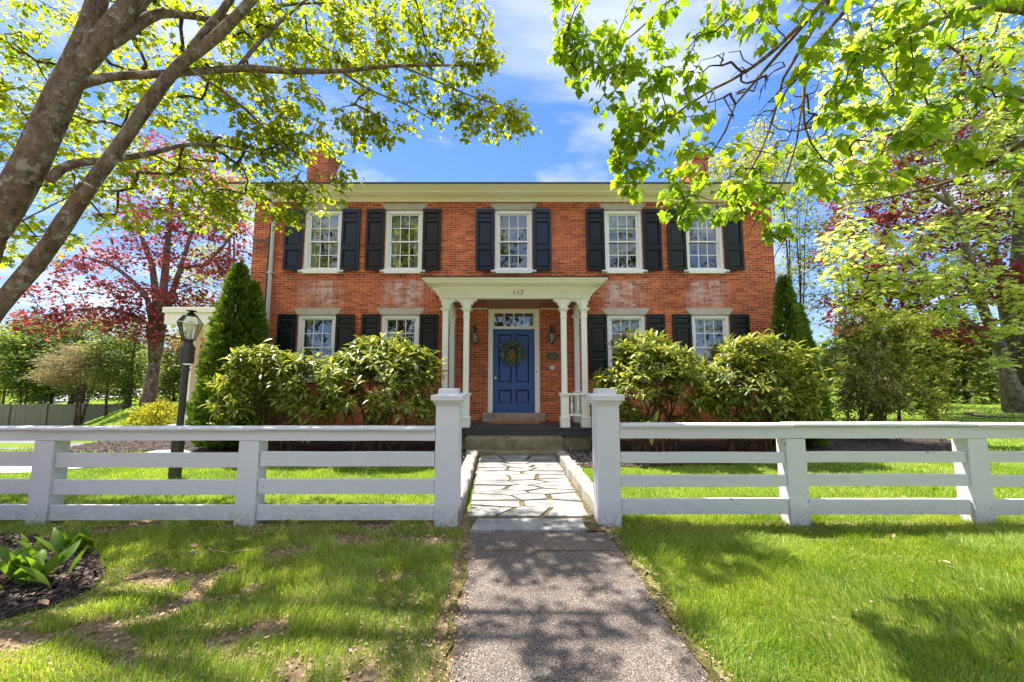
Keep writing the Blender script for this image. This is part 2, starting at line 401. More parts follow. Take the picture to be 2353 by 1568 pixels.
M['ground'] = ground_mat()
M['mulch'] = stone_mat('dark_mulch', (0.018, 0.011, 0.010), (0.05, 0.032, 0.027), (0.11, 0.075, 0.06), 26, 0.95, 1.0)
def chip_mat(name, stops):
    m, n, l, p = mat(name)
    g = n.new('ShaderNodeNewGeometry'); r = ramp(n, stops)
    l.new(g.outputs['Random Per Island'], r.inputs[0]); l.new(r.outputs[0], p.inputs['Base Color'])
    p.inputs['Roughness'].default_value = 0.9
    return m
M['chip'] = chip_mat('mulch_chip', [(0, (0.02, 0.013, 0.011)), (0.5, (0.06, 0.038, 0.03)), (0.85, (0.14, 0.09, 0.07)), (1, (0.3, 0.22, 0.17))])
M['gravel'] = chip_mat('gravel_chip', [(0, (0.1, 0.09, 0.09)), (0.5, (0.25, 0.23, 0.21)), (1, (0.5, 0.46, 0.42))])
M['dead_leaf'] = chip_mat('dead_leaf', [(0, (0.16, 0.09, 0.05)), (0.5, (0.32, 0.20, 0.12)), (1, (0.48, 0.36, 0.25))])
M['moss'] = stone_mat('moss', (0.05, 0.05, 0.010), (0.11, 0.095, 0.018), (0.20, 0.15, 0.04), 30, 0.95, 1.0)

def glass_mat(name, refl=0.22):
    m, n, l, p = mat(name)
    n.remove(p)
    tr = n.new('ShaderNodeBsdfTransparent'); tr.inputs[0].default_value = (0.86, 0.9, 0.88, 1)
    gl = n.new('ShaderNodeBsdfGlossy'); gl.inputs['Roughness'].default_value = 0.0
    gl.inputs['Color'].default_value = (0.95, 0.97, 1, 1)
    fr = n.new('ShaderNodeFresnel'); fr.inputs[0].default_value = 1.5
    x = noise(n, l, 5.0, 2)
    b = n.new('ShaderNodeBump'); b.inputs['Strength'].default_value = 0.10; b.inputs['Distance'].default_value = 0.01
    l.new(x.outputs['Fac'], b.inputs['Height']); l.new(b.outputs[0], gl.inputs['Normal'])
    ms = n.new('ShaderNodeMixShader')
    l.new(mathn(n, l, 'ADD', fr.outputs[0], refl, True), ms.inputs[0])
    l.new(tr.outputs[0], ms.inputs[1]); l.new(gl.outputs[0], ms.inputs[2])
    l.new(ms.outputs[0], n['Material Output'].inputs['Surface'])
    return m
M['glass'] = glass_mat('window_glass', 0.16)
M['lamp_glass'] = glass_mat('lantern_glass', 0.0)

M['bark_front'] = bark_mat('mottled_maple_bark', (0.23, 0.165, 0.115), (0.36, 0.28, 0.205), (0.52, 0.50, 0.40), 1.0, 3)
M['bark_twig'] = bark_mat('twig_bark', (0.14, 0.085, 0.06), (0.22, 0.15, 0.11), (0.26, 0.2, 0.16), 2.0, 3)
M['bark_grey'] = bark_mat('ridged_grey_bark', (0.22, 0.18, 0.16), (0.36, 0.30, 0.27), (0.42, 0.36, 0.33), 1.0, 8)
M['bark_dark'] = bark_mat('dark_bark', (0.085, 0.055, 0.045), (0.16, 0.11, 0.09), (0.24, 0.2, 0.17), 1.0, 4)
M['bark_red'] = bark_mat('red_maple_bark', (0.15, 0.095, 0.085), (0.26, 0.19, 0.17), (0.36, 0.3, 0.27), 0.7, 4)
M['stem'] = bark_mat('shrub_stem_bark', (0.16, 0.09, 0.05), (0.30, 0.20, 0.12), (0.34, 0.26, 0.18), 3.0, 3)

M['leaf_maple'] = leaf_mat('fresh_maple_leaf', [(0, (0.08, 0.14, 0.010)), (0.35, (0.18, 0.24, 0.016)), (0.7, (0.32, 0.34, 0.028)), (1, (0.45, 0.42, 0.045))], 0.62, 1.75)
M['leaf_over'] = leaf_mat('broad_maple_leaf', [(0, (0.09, 0.17, 0.014)), (0.4, (0.19, 0.29, 0.022)), (0.75, (0.31, 0.39, 0.035)), (1, (0.44, 0.47, 0.06))], 0.62, 1.7)
M['leaf_lime'] = leaf_mat('lime_maple_leaf', [(0, (0.30, 0.38, 0.09)), (0.5, (0.50, 0.57, 0.16)), (1, (0.66, 0.68, 0.27))], 0.68, 1.45, tint=(1.4, 1.4, .9))
M['leaf_red'] = leaf_mat('red_maple_leaf', [(0, (0.11, 0.022, 0.032)), (0.45, (0.26, 0.052, 0.065)), (0.8, (0.42, 0.115, 0.10)), (1, (0.50, 0.24, 0.13))], 0.55, 1.5, tint=(1.4, 1.15, 1.1))
M['leaf_olive'] = leaf_mat('olive_leaf', [(0, (0.09, 0.12, 0.04)), (0.5, (0.20, 0.22, 0.09)), (1, (0.36, 0.35, 0.19))], 0.55, 1.6)
M['leaf_green'] = leaf_mat('mid_green_leaf', [(0, (0.04, 0.08, 0.016)), (0.5, (0.10, 0.16, 0.03)), (1, (0.23, 0.26, 0.06))], 0.55, 1.6)
M['leaf_yellow'] = leaf_mat('yellow_green_leaf', [(0, (0.19, 0.20, 0.025)), (0.5, (0.34, 0.32, 0.045)), (1, (0.48, 0.42, 0.07))], 0.55, 1.6)
M['leaf_brush'] = leaf_mat('dry_brush', [(0, (0.13, 0.10, 0.08)), (0.5, (0.26, 0.20, 0.16)), (1, (0.40, 0.34, 0.27))], 0.55, 1.6)
M['leaf_pale'] = leaf_mat('pale_spring_leaf', [(0, (0.10, 0.14, 0.03)), (0.5, (0.20, 0.24, 0.06)), (1, (0.34, 0.34, 0.12))], 0.55, 1.6)
M['leaf_roadside'] = leaf_mat('roadside_leaf', [(0, (0.02, 0.04, 0.008)), (0.5, (0.05, 0.08, 0.015)), (1, (0.12, 0.14, 0.03))], 0.3, 1.2)
M['needle'] = leaf_mat('hemlock_needle', [(0, (0.04, 0.07, 0.012)), (0.5, (0.13, 0.17, 0.028)), (1, (0.28, 0.28, 0.05))], 0.45, 1.4)
M['arbor'] = leaf_mat('arborvitae_spray', [(0, (0.03, 0.075, 0.012)), (0.45, (0.105, 0.18, 0.022)), (1, (0.28, 0.33, 0.045))], 0.3, 1.4, nscale=2.5)
M['rhodo'] = leaf_mat('rhododendron_leaf', [(0, (0.04, 0.085, 0.018)), (0.38, (0.15, 0.20, 0.035)), (0.68, (0.37, 0.37, 0.07)), (0.95, (0.55, 0.50, 0.16)), (1, (0.40, 0.19, 0.05))], 0.38, 1.5, rough=0.36, spec=0.5, nscale=1.6)
M['rhodo_dark'] = leaf_mat('olive_shrub_leaf', [(0, (0.07, 0.10, 0.02)), (0.5, (0.20, 0.22, 0.04)), (1, (0.38, 0.35, 0.08))], 0.42, 1.5, rough=0.4, spec=0.5)
M['hosta'] = leaf_mat('hosta_leaf', [(0, (0.085, 0.17, 0.018)), (0.5, (0.15, 0.25, 0.025)), (1, (0.22, 0.32, 0.04))], 0.45, 1.5, rough=0.4)
M['wreath'] = leaf_mat('wreath_leaf', [(0, (0.05, 0.075, 0.05)), (0.5, (0.13, 0.17, 0.10)), (1, (0.33, 0.36, 0.22))], 0.2, 1.2, nscale=12)
M['feather'] = paint('dried_flower', (0.42, 0.22, 0.05), 0.9, 0.4, dirt=(0.2, 0.1, 0.03), dirt_amt=0.5)

def grass_mat(name, stops, nscale):
    m = leaf_mat(name, stops, 0.42, 1.5, rough=0.4, spec=0.5, nscale=nscale)
    return m
M['grass'] = grass_mat('grass_blade', [(0, (0.045, 0.13, 0.015)), (0.34, (0.16, 0.28, 0.03)), (0.66, (0.40, 0.48, 0.07)), (0.88, (0.56, 0.58, 0.16)), (1, (0.68, 0.62, 0.36))], 0.8)

# ------------------------------------------------------------------ mesh helpers
class MB:
    """collects shapes and links them as ONE mesh object"""
    def __init__(self): self.v = []; self.f = []
    def add(self, vs, fs):
        o = len(self.v); self.v += [tuple(q) for q in vs]; self.f += [tuple(i + o for i in q) for q in fs]; return self
    def box(self, x0, x1, y0, y1, z0, z1):
        return self.add([(x0, y0, z0), (x1, y0, z0), (x1, y1, z0), (x0, y1, z0), (x0, y0, z1), (x1, y0, z1), (x1, y1, z1), (x0, y1, z1)],
                        [(0, 3, 2, 1), (4, 5, 6, 7), (0, 1, 5, 4), (1, 2, 6, 5), (2, 3, 7, 6), (3, 0, 4, 7)])
    def prism(self, poly, a, b, axis='y'):
        """a 2D outline (x,z for axis y; y,z for x; x,y for z) pushed from a to b"""
        n = len(poly)
        def p3(q, t): return {'y': (q[0], t, q[1]), 'x': (t, q[0], q[1]), 'z': (q[0], q[1], t)}[axis]
        vs = [p3(q, a) for q in poly] + [p3(q, b) for q in poly]
        fs = [tuple(range(n)), tuple(range(2 * n - 1, n - 1, -1))]
        fs += [(i, i + n, (i + 1) % n + n, (i + 1) % n) for i in range(n)]
        return self.add(vs, fs)
    def tube(self, pts, rad, n=6, cap=True):
        pts = [Vector(p) for p in pts]
        if isinstance(rad, (int, float)): rad = [rad] * len(pts)
        vs, fs = [], []
        up = None
        for i, p in enumerate(pts):
            d = (pts[min(i + 1, len(pts) - 1)] - pts[max(i - 1, 0)])
            if d.length < 1e-9: d = Vector((0, 0, 1))
            d.normalize()
            if up is None: up = Vector((1, 0, 0)) if abs(d.x) < .8 else Vector((0, 1, 0))
            a = (up - d * up.dot(d))
            if a.length < 1e-6: a = d.orthogonal()
            a.normalize(); up = a
            b = d.cross(a)
            for k in range(n):
                t = 2 * math.pi * k / n
                vs.append(p + (a * math.cos(t) + b * math.sin(t)) * rad[i])
        for i in range(len(pts) - 1):
            for k in range(n):
                fs.append((i * n + k, i * n + (k + 1) % n, (i + 1) * n + (k + 1) % n, (i + 1) * n + k))
        if cap:
            fs.append(tuple(range(n - 1, -1, -1))); fs.append(tuple((len(pts) - 1) * n + k for k in range(n)))
        return self.add(vs, fs)
    def lathe(self, prof, c=(0, 0, 0), n=16):
        vs, fs = [], []
        for r, z in prof:
            for k in range(n):
                t = 2 * math.pi * (k + .5) / n
                vs.append((c[0] + r * math.cos(t), c[1] + r * math.sin(t), c[2] + z))
        for i in range(len(prof) - 1):
            for k in range(n):
                fs.append((i * n + k, i * n + (k + 1) % n, (i + 1) * n + (k + 1) % n, (i + 1) * n + k))
        fs.append(tuple(range(n - 1, -1, -1))); fs.append(tuple((len(prof) - 1) * n + k for k in range(n)))
        return self.add(vs, fs)
    def rings(self, x0, x1, y0, y1, prof):
        """a moulding run round a rectangle: prof = (out, z) from bottom to top"""
        vs, fs = [], []
        for o, z in prof:
            vs += [(x0 - o, y0 - o, z), (x1 + o, y0 - o, z), (x1 + o, y1 + o, z), (x0 - o, y1 + o, z)]
        for i in range(len(prof) - 1):
            for k in range(4):
                fs.append((i * 4 + k, i * 4 + (k + 1) % 4, i * 4 + 4 + (k + 1) % 4, i * 4 + 4 + k))
        fs.append((3, 2, 1, 0)); m = 4 * (len(prof) - 1); fs.append((m, m + 1, m + 2, m + 3))
        return self.add(vs, fs)
    def build(self, name, material, parent=None, smooth=False, bevel=0.0, loc=None):
        me = bpy.data.meshes.new(name)
        me.from_pydata(self.v, [], self.f); me.update()
        return link_mesh(name, me, material, parent, smooth, bevel, loc)

def link_mesh(name, me, material, parent=None, smooth=False, bevel=0.0, loc=None):
    me.materials.append(M[material])
    o = bpy.data.objects.new(name, me); C.objects.link(o)
    if smooth:
        me.polygons.foreach_set('use_smooth', np.ones(len(me.polygons), bool))
    if loc is not None: o.location = loc
    if parent is not None:
        o.parent = parent
        if parent.parent is None:           # part: shape is given in world coordinates
            o.matrix_parent_inverse = Matrix.Translation(-Vector(parent.location))
    if bevel:
        b = o.modifiers.new('bevel', 'BEVEL'); b.width = bevel; b.segments = 2; b.limit_method = 'ANGLE'; b.angle_limit = R(40)
    return o
def np_mesh(name, v, f_list):
    """v (N,3); f_list = list of (n,k) index arrays"""
    me = bpy.data.meshes.new(name)
    me.vertices.add(len(v)); me.vertices.foreach_set('co', np.ascontiguousarray(v, dtype=np.float32).ravel())
    loops = np.concatenate([q.ravel() for q in f_list]).astype(np.int32)
    sizes = np.concatenate([np.full(len(q), q.shape[1], np.int32) for q in f_list])
    me.loops.add(len(loops)); me.loops.foreach_set('vertex_index', loops)
    me.polygons.add(len(sizes))
    st = np.concatenate([[0], np.cumsum(sizes)[:-1]]).astype(np.int32)
    me.polygons.foreach_set('loop_start', st); me.polygons.foreach_set('loop_total', sizes)
    me.update(calc_edges=True)
    return me
def twig_leaf_mesh(name, twigs, lm, m_twig, m_leaf, parent):
    """a crown: its twigs (MB) and its leaves (mesh) as one mesh with two materials"""
    tv = np.array(twigs.v, float).reshape(-1, 3); tq = np.array([f for f in twigs.f if len(f) == 4], np.int64).reshape(-1, 4)
    nl = len(lm.vertices); lv = np.empty(nl * 3, np.float32); lm.vertices.foreach_get('co', lv)
    li = np.empty(len(lm.loops), np.int32); lm.loops.foreach_get('vertex_index', li); lt = np.empty(len(lm.polygons), np.int32); lm.polygons.foreach_get('loop_total', lt)
    st = np.concatenate([[0], np.cumsum(lt)[:-1]]); fl_ = [tq]
    for k in np.unique(lt):
        s_ = st[lt == k]; fl_.append(li[s_[:, None] + np.arange(k)] + len(tv))
    me = np_mesh(name, np.concatenate([tv, lv.reshape(-1, 3)]), fl_)
    me.materials.append(M[m_twig]); o = link_mesh(name, me, m_leaf, parent)
    mi = np.zeros(len(me.polygons), np.int32); mi[len(tq):] = 1; me.polygons.foreach_set('material_index', mi); me.update()
    bpy.data.meshes.remove(lm)
    return o
def tag(o, label=None, cat=None, group=None, kind=None):
    if label: o['label'] = label
    if cat: o['category'] = cat
    if group: o['group'] = group
    if kind: o['kind'] = kind
    return o
def thing(name, label, cat, loc=(0, 0, 0), group=None):
    o = bpy.data.objects.new(name, None); C.objects.link(o); o.location = loc
    o.empty_display_size = .2
    return tag(o, label, cat, group)
def copy_part(o, parent, loc):
    """a part and its sub-parts again, at another place of the same thing"""
    c = o.copy(); C.objects.link(c); c.parent = parent; c.matrix_parent_inverse = o.matrix_parent_inverse.copy(); c.location = loc
    for ch in o.children:
        d = ch.copy(); C.objects.link(d); d.parent = c
    return c

# ------------------------------------------------------------------ leaves
def star(outline, centre):
    o = [(0.0, 0.0)] + outline + [(0.0, 1.0)] + [(-x, y) for x, y in reversed(outline)]
    v = np.array([(x, y, 0.20 * abs(x) - 0.10 * y * y) for x, y in o] + [(0, centre, -0.02)])
    n = len(o)
    return v, [np.array([(i, (i + 1) % n, n) for i in range(n)])]
T_MAPLE = star([(.14, -.12), (.36, -.10), (.31, .07), (.62, .24), (.50, .35), (.36, .41), (.33, .60), (.17, .76)], .25)
T_MAPLE[0][:, 2] -= .24 * (T_MAPLE[0][:, 1] - .1) ** 2 + .28 * T_MAPLE[0][:, 0] ** 2
T_MAPLE_S = star([(.30, -.02), (.30, .18), (.55, .50), (.26, .56)], .33)
T_OVAL = (np.array([(0, 0, 0), (.26, .28, .06), (.24, .68, .03), (0, 1, -.1), (-.24, .68, .03), (-.26, .28, .06), (0, .5, -.03)]),
          [np.array([(0, 1, 6), (1, 2, 6), (2, 3, 6), (3, 4, 6), (4, 5, 6), (5, 0, 6)])])
T_DIA = (np.array([(0, 0, 0), (.32, .5, .08), (0, 1, -.05), (-.32, .5, .08)]), [np.array([(0, 1, 2), (0, 2, 3)])])
T_LONG = (np.array([(0, 0, 0), (.10, .25, .03), (.145, .6, .02), (0, 1, -.16), (-.145, .6, .02), (-.10, .25, .03), (0, .25, -.005), (0, .6, -.03)]),
          [np.array([(0, 1, 6), (0, 6, 5), (2, 3, 7), (3, 4, 7)]), np.array([(1, 2, 7, 6), (6, 7, 4, 5)])])
T_SPRAY = (np.array([(0, 0, 0), (.20, .42, .0), (.10, .45, .03), (.26, .80, -.02), (.06, .72, 0), (0, 1.05, .02), (-.06, .74, 0), (-.24, .85, .02), (-.10, .45, -.02), (-.22, .40, .03)]),
           [np.array([(0, 1, 2), (2, 3, 4), (4, 5, 6), (6, 7, 8), (8, 9, 0)]), np.array([(0, 2, 4, 6, 8)])])
T_TWIGS = (np.array([(0, 0, 0), (.03, .0, 0), (.45, .8, .1), (.12, .2, 0), (.06, .3, 0), (.02, 1.1, -.1), (.0, .3, 0), (-.05, .28, .05), (-.42, .75, 0), (-.03, .1, 0)]),
           [np.array([(1, 2, 3), (4, 5, 6), (7, 8, 9)]), np.array([(0, 1, 3, 4), (0, 6, 7, 9)])])
def unit(a): return a / np.maximum(np.linalg.norm(a, axis=1, keepdims=True), 1e-9)
def leaf_mesh(name, tpl, pos, tip, nor, size):
    tv, tf = tpl
    tip = unit(tip); side = unit(np.cross(tip, nor)); nn = np.cross(side, tip)
    s = size[:, None, None]
    v = pos[:, None, :] + s * (tv[None, :, 0:1] * side[:, None, :] + tv[None, :, 1:2] * tip[:, None, :] + tv[None, :, 2:3] * nn[:, None, :])
    k, N = len(tv), len(pos)
    off = (np.arange(N) * k)[:, None, None]
    return np_mesh(name, v.reshape(-1, 3), [(f[None] + off).reshape(-1, f.shape[1]) for f in tf])

# ------------------------------------------------------------------ growing branches towards crown points
def resample(pts, rad, step):
    op, orr = [], []
    for i in range(len(pts) - 1):
        a, b = Vector(pts[i]), Vector(pts[i + 1])
        n = max(1, int((b - a).length / step))
        for k in range(n):
            t = k / n
            op.append(a.lerp(b, t)); orr.append(rad[i] * (1 - t) + rad[i + 1] * t)
    op.append(Vector(pts[-1])); orr.append(rad[-1])
    return op, orr
def smooth_line(pts, it=2):
    """round a traced polyline (Chaikin), ends kept; entries are (x,y,z,r)"""
    p = [tuple(q) for q in pts]
    for _ in range(it):
        q = [p[0]]
        for a, b in zip(p, p[1:]):
            q.append(tuple(a[i] * .75 + b[i] * .25 for i in range(4))); q.append(tuple(a[i] * .25 + b[i] * .75 for i in range(4)))
        q.append(p[-1]); p = q
    return p
def grow(limbs, targets, rng, step=.14, r_tip=.004, power=.5, sag=.10, back=.35, r_max=.05, avoid=None):
    """limbs: lists of (x,y,z,r). returns chains: (points, node ids) and per node radius"""
    pos = np.zeros((60000, 3)); par = np.full(60000, -1); cnt = np.zeros(60000); lim = np.zeros(60000); n = 0
    for L in limbs:
        pts, rad = resample([q[:3] for q in L], [q[3] for q in L], step)
        for i, (p, r) in enumerate(zip(pts, rad)):
            if avoid is not None and p.z < avoid: continue
            pos[n] = p; lim[n] = r; n += 1
    base_n = n
    T = np.asarray(targets, float)
    d0 = np.array([np.min(np.sum((pos[:base_n] - t) ** 2, 1)) for t in T])
    chains = []
    for t in T[np.argsort(d0)]:
        d = np.sqrt(np.sum((pos[:n] - t) ** 2, 1)) + .35 * np.maximum(0, pos[:n, 2] - t[2] - .3)
        i = int(np.argmin(d)); dist = d[i]
        hop = int(dist * back / step)
        while hop > 0 and par[i] >= 0: i = par[i]; hop -= 1
        a = pos[i].copy(); L = np.linalg.norm(t - a)
        m = max(2, int(L / step))
        mid = (a + t) / 2 + rng.normal(0, sag * L, 3) + np.array([0, 0, sag * L * .6])
        ids = [i]
        for k in range(1, m + 1):
            u = k / m
            q = a * (1 - u) ** 2 + mid * 2 * u * (1 - u) + t * u * u
            if k < m: q = q + rng.normal(0, .006 * L ** .5, 3)
            pos[n] = q; par[n] = ids[-1]; ids.append(n); n += 1
        j = ids[-1]
        while j >= 0: cnt[j] += 1; j = par[j]
        chains.append(ids)
    rad = np.minimum(r_tip * np.maximum(cnt, 1) ** power, r_max)
    out = []
    for ids in chains:
        rr = rad[ids].copy(); rr[0] = min(rr[1] * 1.15, lim[ids[0]] if lim[ids[0]] > 0 else 9)
        out.append((pos[ids], rr))
    return out
def chains_mb(mb, chains, n=4):
    for p, r in chains: mb.tube([Vector(q) for q in p], list(r), n, cap=False)
def leaves_on(chains, per, spread, size, rng, droop=.55, flat=.8, along=.6, jit=.35):
    """leaf positions round the outer part of each chain"""
    pos, tip, nor, sz = [], [], [], []
    for p, r in chains:
        k = rng.poisson(per)
        if k < 1: continue
        u = 1 - along * rng.random(k) ** 1.3
        x = u * (len(p) - 1); i = np.minimum(x.astype(int), len(p) - 2); f = (x - i)[:, None]
        q = p[i] * (1 - f) + p[i + 1] * f
        o = rng.normal(0, 1, (k, 3)) * np.array([1, 1, .62]) * spread
        pos.append(q + o)
        a = rng.random(k) * 2 * math.pi
        h = np.stack([np.cos(a), np.sin(a), np.zeros(k)], 1) + o / spread * .6
        h[:, 2] = -droop + rng.normal(0, jit, k)
        tip.append(h)
        nn = rng.normal(0, 1 - flat, (k, 3)) * 1.2; nn[:, 2] += 1
        nor.append(nn)
        sz.append(size * np.clip(rng.normal(1, .28, k), .4, 1.7))
    return np.concatenate(pos), np.concatenate(tip), np.concatenate(nor), np.concatenate(sz)
def tufts_on(chains, per, reach, size, rng, droop=.9, lay=.0):
    """leaves hanging in tufts round the twig ends: each tuft an umbrella of per leaves on short stalks"""
    pos, tip, nor, sz = [], [], [], []
    for p, r in chains:
        for u in (1.0, rng.uniform(.55, .85)):
            if u < 1 and rng.random() < .25: continue
            x = u * (len(p) - 1); i = min(int(x), len(p) - 2); q = p[i] + (p[i + 1] - p[i]) * (x - i)
            k = max(2, rng.poisson(per)); a = rng.random() * 6.28 + np.arange(k) * 2.4 + rng.normal(0, .3, k)
            o = np.stack([np.cos(a), np.sin(a), np.zeros(k)], 1); st = reach * rng.uniform(.35, 1.25, k)[:, None]
            h = rng.normal(0, reach * .55, k)
            pos.append(q + o * st + np.stack([np.zeros(k), np.zeros(k), h], 1))
            dr = droop * rng.uniform(.35, 1.5, k)
            t = o.copy(); t[:, 2] = -dr; tip.append(t + rng.normal(0, .18, (k, 3)))
            nn = o * dr[:, None]; nn[:, 2] += 1; nor.append(nn + rng.normal(0, .25, (k, 3)))
            sz.append(size * np.clip(rng.normal(1, .33, k), .35, 1.8))
    return np.concatenate(pos), np.concatenate(tip), np.concatenate(nor), np.concatenate(sz)
def blob_px(x, y, Y, rx, ry, rY, n, rng, power=.45):
    """n points in an ellipsoid whose middle the photo shows at x,y at distance Y"""
    c = P(x, y, Y); k = math.hypot(c.x, c.y, c.z - CAM_H) / F_PX
    k = (Y * _cp + (c.z - CAM_H) * _sp) / F_PX
    d = unit(rng.normal(0, 1, (n, 3))) * (rng.random(n) ** power)[:, None]
    return np.array(c) + d * np.array([rx * k, rY, ry * k * 1.1])
def blob(c, r, n, rng, power=.45):
    d = unit(rng.normal(0, 1, (n, 3))) * (rng.random(n) ** power)[:, None]
    return np.array(c) + d * np.array(r)

# ------------------------------------------------------------------ ground, paths, beds
def axis(a, b, lo, hi, fine, coarse):
    q = [lo]
    while q[-1] < hi:
        q.append(q[-1] + (fine if a <= q[-1] < b else coarse))
    return np.array(q)
gx = axis(-36, 28, -400, 400, 1.0, 14); gy = axis(-2, 40, -120, 700, 1.0, 20)
XX, YY = np.meshgrid(gx, gy, indexing='ij')
ZZ = gz(XX, YY)
nx, ny = XX.shape
idx = np.arange(nx * ny).reshape(nx, ny)
ground = link_mesh('ground', np_mesh('ground', np.stack([XX, YY, ZZ], -1).reshape(-1, 3),
          [np.stack([idx[:-1, :-1], idx[1:, :-1], idx[1:, 1:], idx[:-1, 1:]], -1).reshape(-1, 4)]), 'ground', smooth=True)
tag(ground, kind='structure')

def sheet(name, poly, z, material, kind='structure', wob=0.0, rng=None, sub=.25):
    """flat sheet with a slightly ragged rim"""
    pts = []
    for a, b in zip(poly, poly[1:] + poly[:1]):
        n = max(1, int(math.dist(a, b) / sub))
        for k in range(n):
            t = k / n
            pts.append([a[0] + (b[0] - a[0]) * t, a[1] + (b[1] - a[1]) * t])
    if wob:
        for p in pts: p[0] += rng.normal(0, wob); p[1] += rng.normal(0, wob)
    me = bpy.data.meshes.new(name)
    me.from_pydata([(x, y, z + float(gz(x, y))) for x, y in pts], [], [tuple(range(len(pts)))]); me.update()
    return tag(link_mesh(name, me, material), kind=kind)
rg = np.random.default_rng(3)
def path_l(y): return -0.33 - 0.052 * (y - 2.0)          # left and right edge of the front walk at distance y
def path_r(y): return 0.99 - 0.032 * (y - 2.0)
asph = [(path_l(-1.5) + .05, -1.5), (path_r(-1.5), -1.5), (path_r(3.92) - .02, 3.92), (path_l(3.92) + .02, 3.92)]
sheet('asphalt_path', asph, .010, 'asphalt', wob=.020, rng=rg, sub=.09)
sheet('path_seam', [(path_l(3.44) + .03, 3.432), (path_r(3.44) - .03, 3.438), (path_r(3.44) - .03, 3.452), (path_l(3.44) + .03, 3.444)], .0135, 'joint', wob=.003, rng=rg, sub=.06)
sheet('path_bed', [(path_l(3.84) + .02, 3.84), (path_r(3.84) - .02, 3.84), (.86, 7.46), (-.70, 7.46)], .022, 'joint', wob=.01, rng=rg)
# moss strips along the asphalt
sheet('moss_strip', [(path_l(1.5) - .06, 1.5), (path_l(1.5) + .02, 1.5), (path_l(3.5) + .02, 3.5), (path_l(3.5) - .03, 3.5)], .016, 'moss', 'stuff', .02, rg, .1)
sheet('moss_strip', [(path_r(1.5) - .02, 1.5), (path_r(1.5) + .05, 1.5), (path_r(3.7) + .03, 3.7), (path_r(3.7) - .02, 3.7)], .016, 'moss', 'stuff', .02, rg, .1)

# flagstones: irregular slabs, each inset from its neighbours
def clip(poly, nx_, ny_, c):
    out = []
    for a, b in zip(poly, poly[1:] + poly[:1]):
        da, db = a[0] * nx_ + a[1] * ny_ - c, b[0] * nx_ + b[1] * ny_ - c
        if da <= 0: out.append(a)
        if (da < 0 < db) or (db < 0 < da):
            t = da / (da - db); out.append((a[0] + (b[0] - a[0]) * t, a[1] + (b[1] - a[1]) * t))
    return out
seeds = []
rows = [4.38, 4.66, 4.90, 5.10, 5.30, 5.50, 5.70, 5.90, 6.10, 6.32, 6.56, 6.82, 7.12]
pat = [3, 2, 3, 2, 3, 3, 3, 3, 2, 3, 3, 3, 3]
for y, k in zip(rows, pat):
    l, r_ = -.44 - .045 * (y - 4.2), .82 - .012 * (y - 4.2)
    for j in range(k):
        seeds.append((l + (r_ - l) * (j + .5 + rg.uniform(-.22, .22)) / k, y + rg.uniform(-.07, .07)))
AN = 2.1                                            # slabs are wider than deep
fl = MB()
for i, a in enumerate(seeds):
    yl, yh = 4.20, 7.42
    poly = [(-.455 - .0, yl * AN), (.815, yl * AN), (.80, yh * AN), (-.60, yh * AN)]
    for j, b in enumerate(seeds):
        if i == j: continue
        dx, dy = b[0] - a[0], (b[1] - a[1]) * AN
        L = math.hypot(dx, dy)
        if L > 2.2: continue
        dx /= L; dy /= L
        c = (a[0] + b[0]) / 2 * dx + (a[1] + b[1]) / 2 * AN * dy
        poly = clip(poly, dx, dy, c - rg.uniform(.018, .040))
        if len(poly) < 3: break
    if len(poly) < 3: continue
    poly = [(x + rg.normal(0, .008), y / AN + rg.normal(0, .005)) for x, y in poly]
    z = .034 + rg.uniform(-.006, .008)
    fl.prism(poly, .0, z, 'z')
fl.prism([(-.40, 3.83), (.715, 3.83), (.72, 4.13), (-.36, 4.14)], 0, .036, 'z')
tag(fl.build('flagstone_path', 'flag', bevel=.008), kind='structure')

# granite kerbs either side of the flagstones
def kerb(name, x0, y0, x1, y1, wdt, h, label, seed):
    r = np.random.default_rng(seed); n = 22; vs, fs = [], []
    for i in range(n + 1):
        t = i / n; x = x0 + (x1 - x0) * t; y = y0 + (y1 - y0) * t
        w2 = wdt / 2 + r.normal(0, .008); hh = h + r.normal(0, .008)
        for k, (dx, dz) in enumerate(((-w2, -.02), (-w2 + .01, hh - .02), (-w2 + .03, hh), (w2 - .03, hh + r.normal(0, .006)), (w2 - .01, hh - .02), (w2, -.02))):
            vs.append((x + dx + r.normal(0, .005), y, dz))
    for i in range(n):
        for k in range(5): fs.append((i * 6 + k, i * 6 + k + 1, i * 6 + 7 + k, i * 6 + 6 + k))
    fs += [tuple(range(5, -1, -1)), tuple(n * 6 + k for k in range(6))]
    o = MB().add(vs, fs).build(name, 'granite')
    return tag(o, label, 'kerb', 'granite kerbs of the front walk')
kerb('granite_kerb', -.62, 4.02, -.735, 7.4, .20, .15, 'rough granite kerb along the walk, on the lamp post side', 1)
kerb('granite_kerb', .99, 4.02, .91, 7.4, .20, .15, 'rough granite kerb along the walk, on the side of the plaque and doorbell', 2)

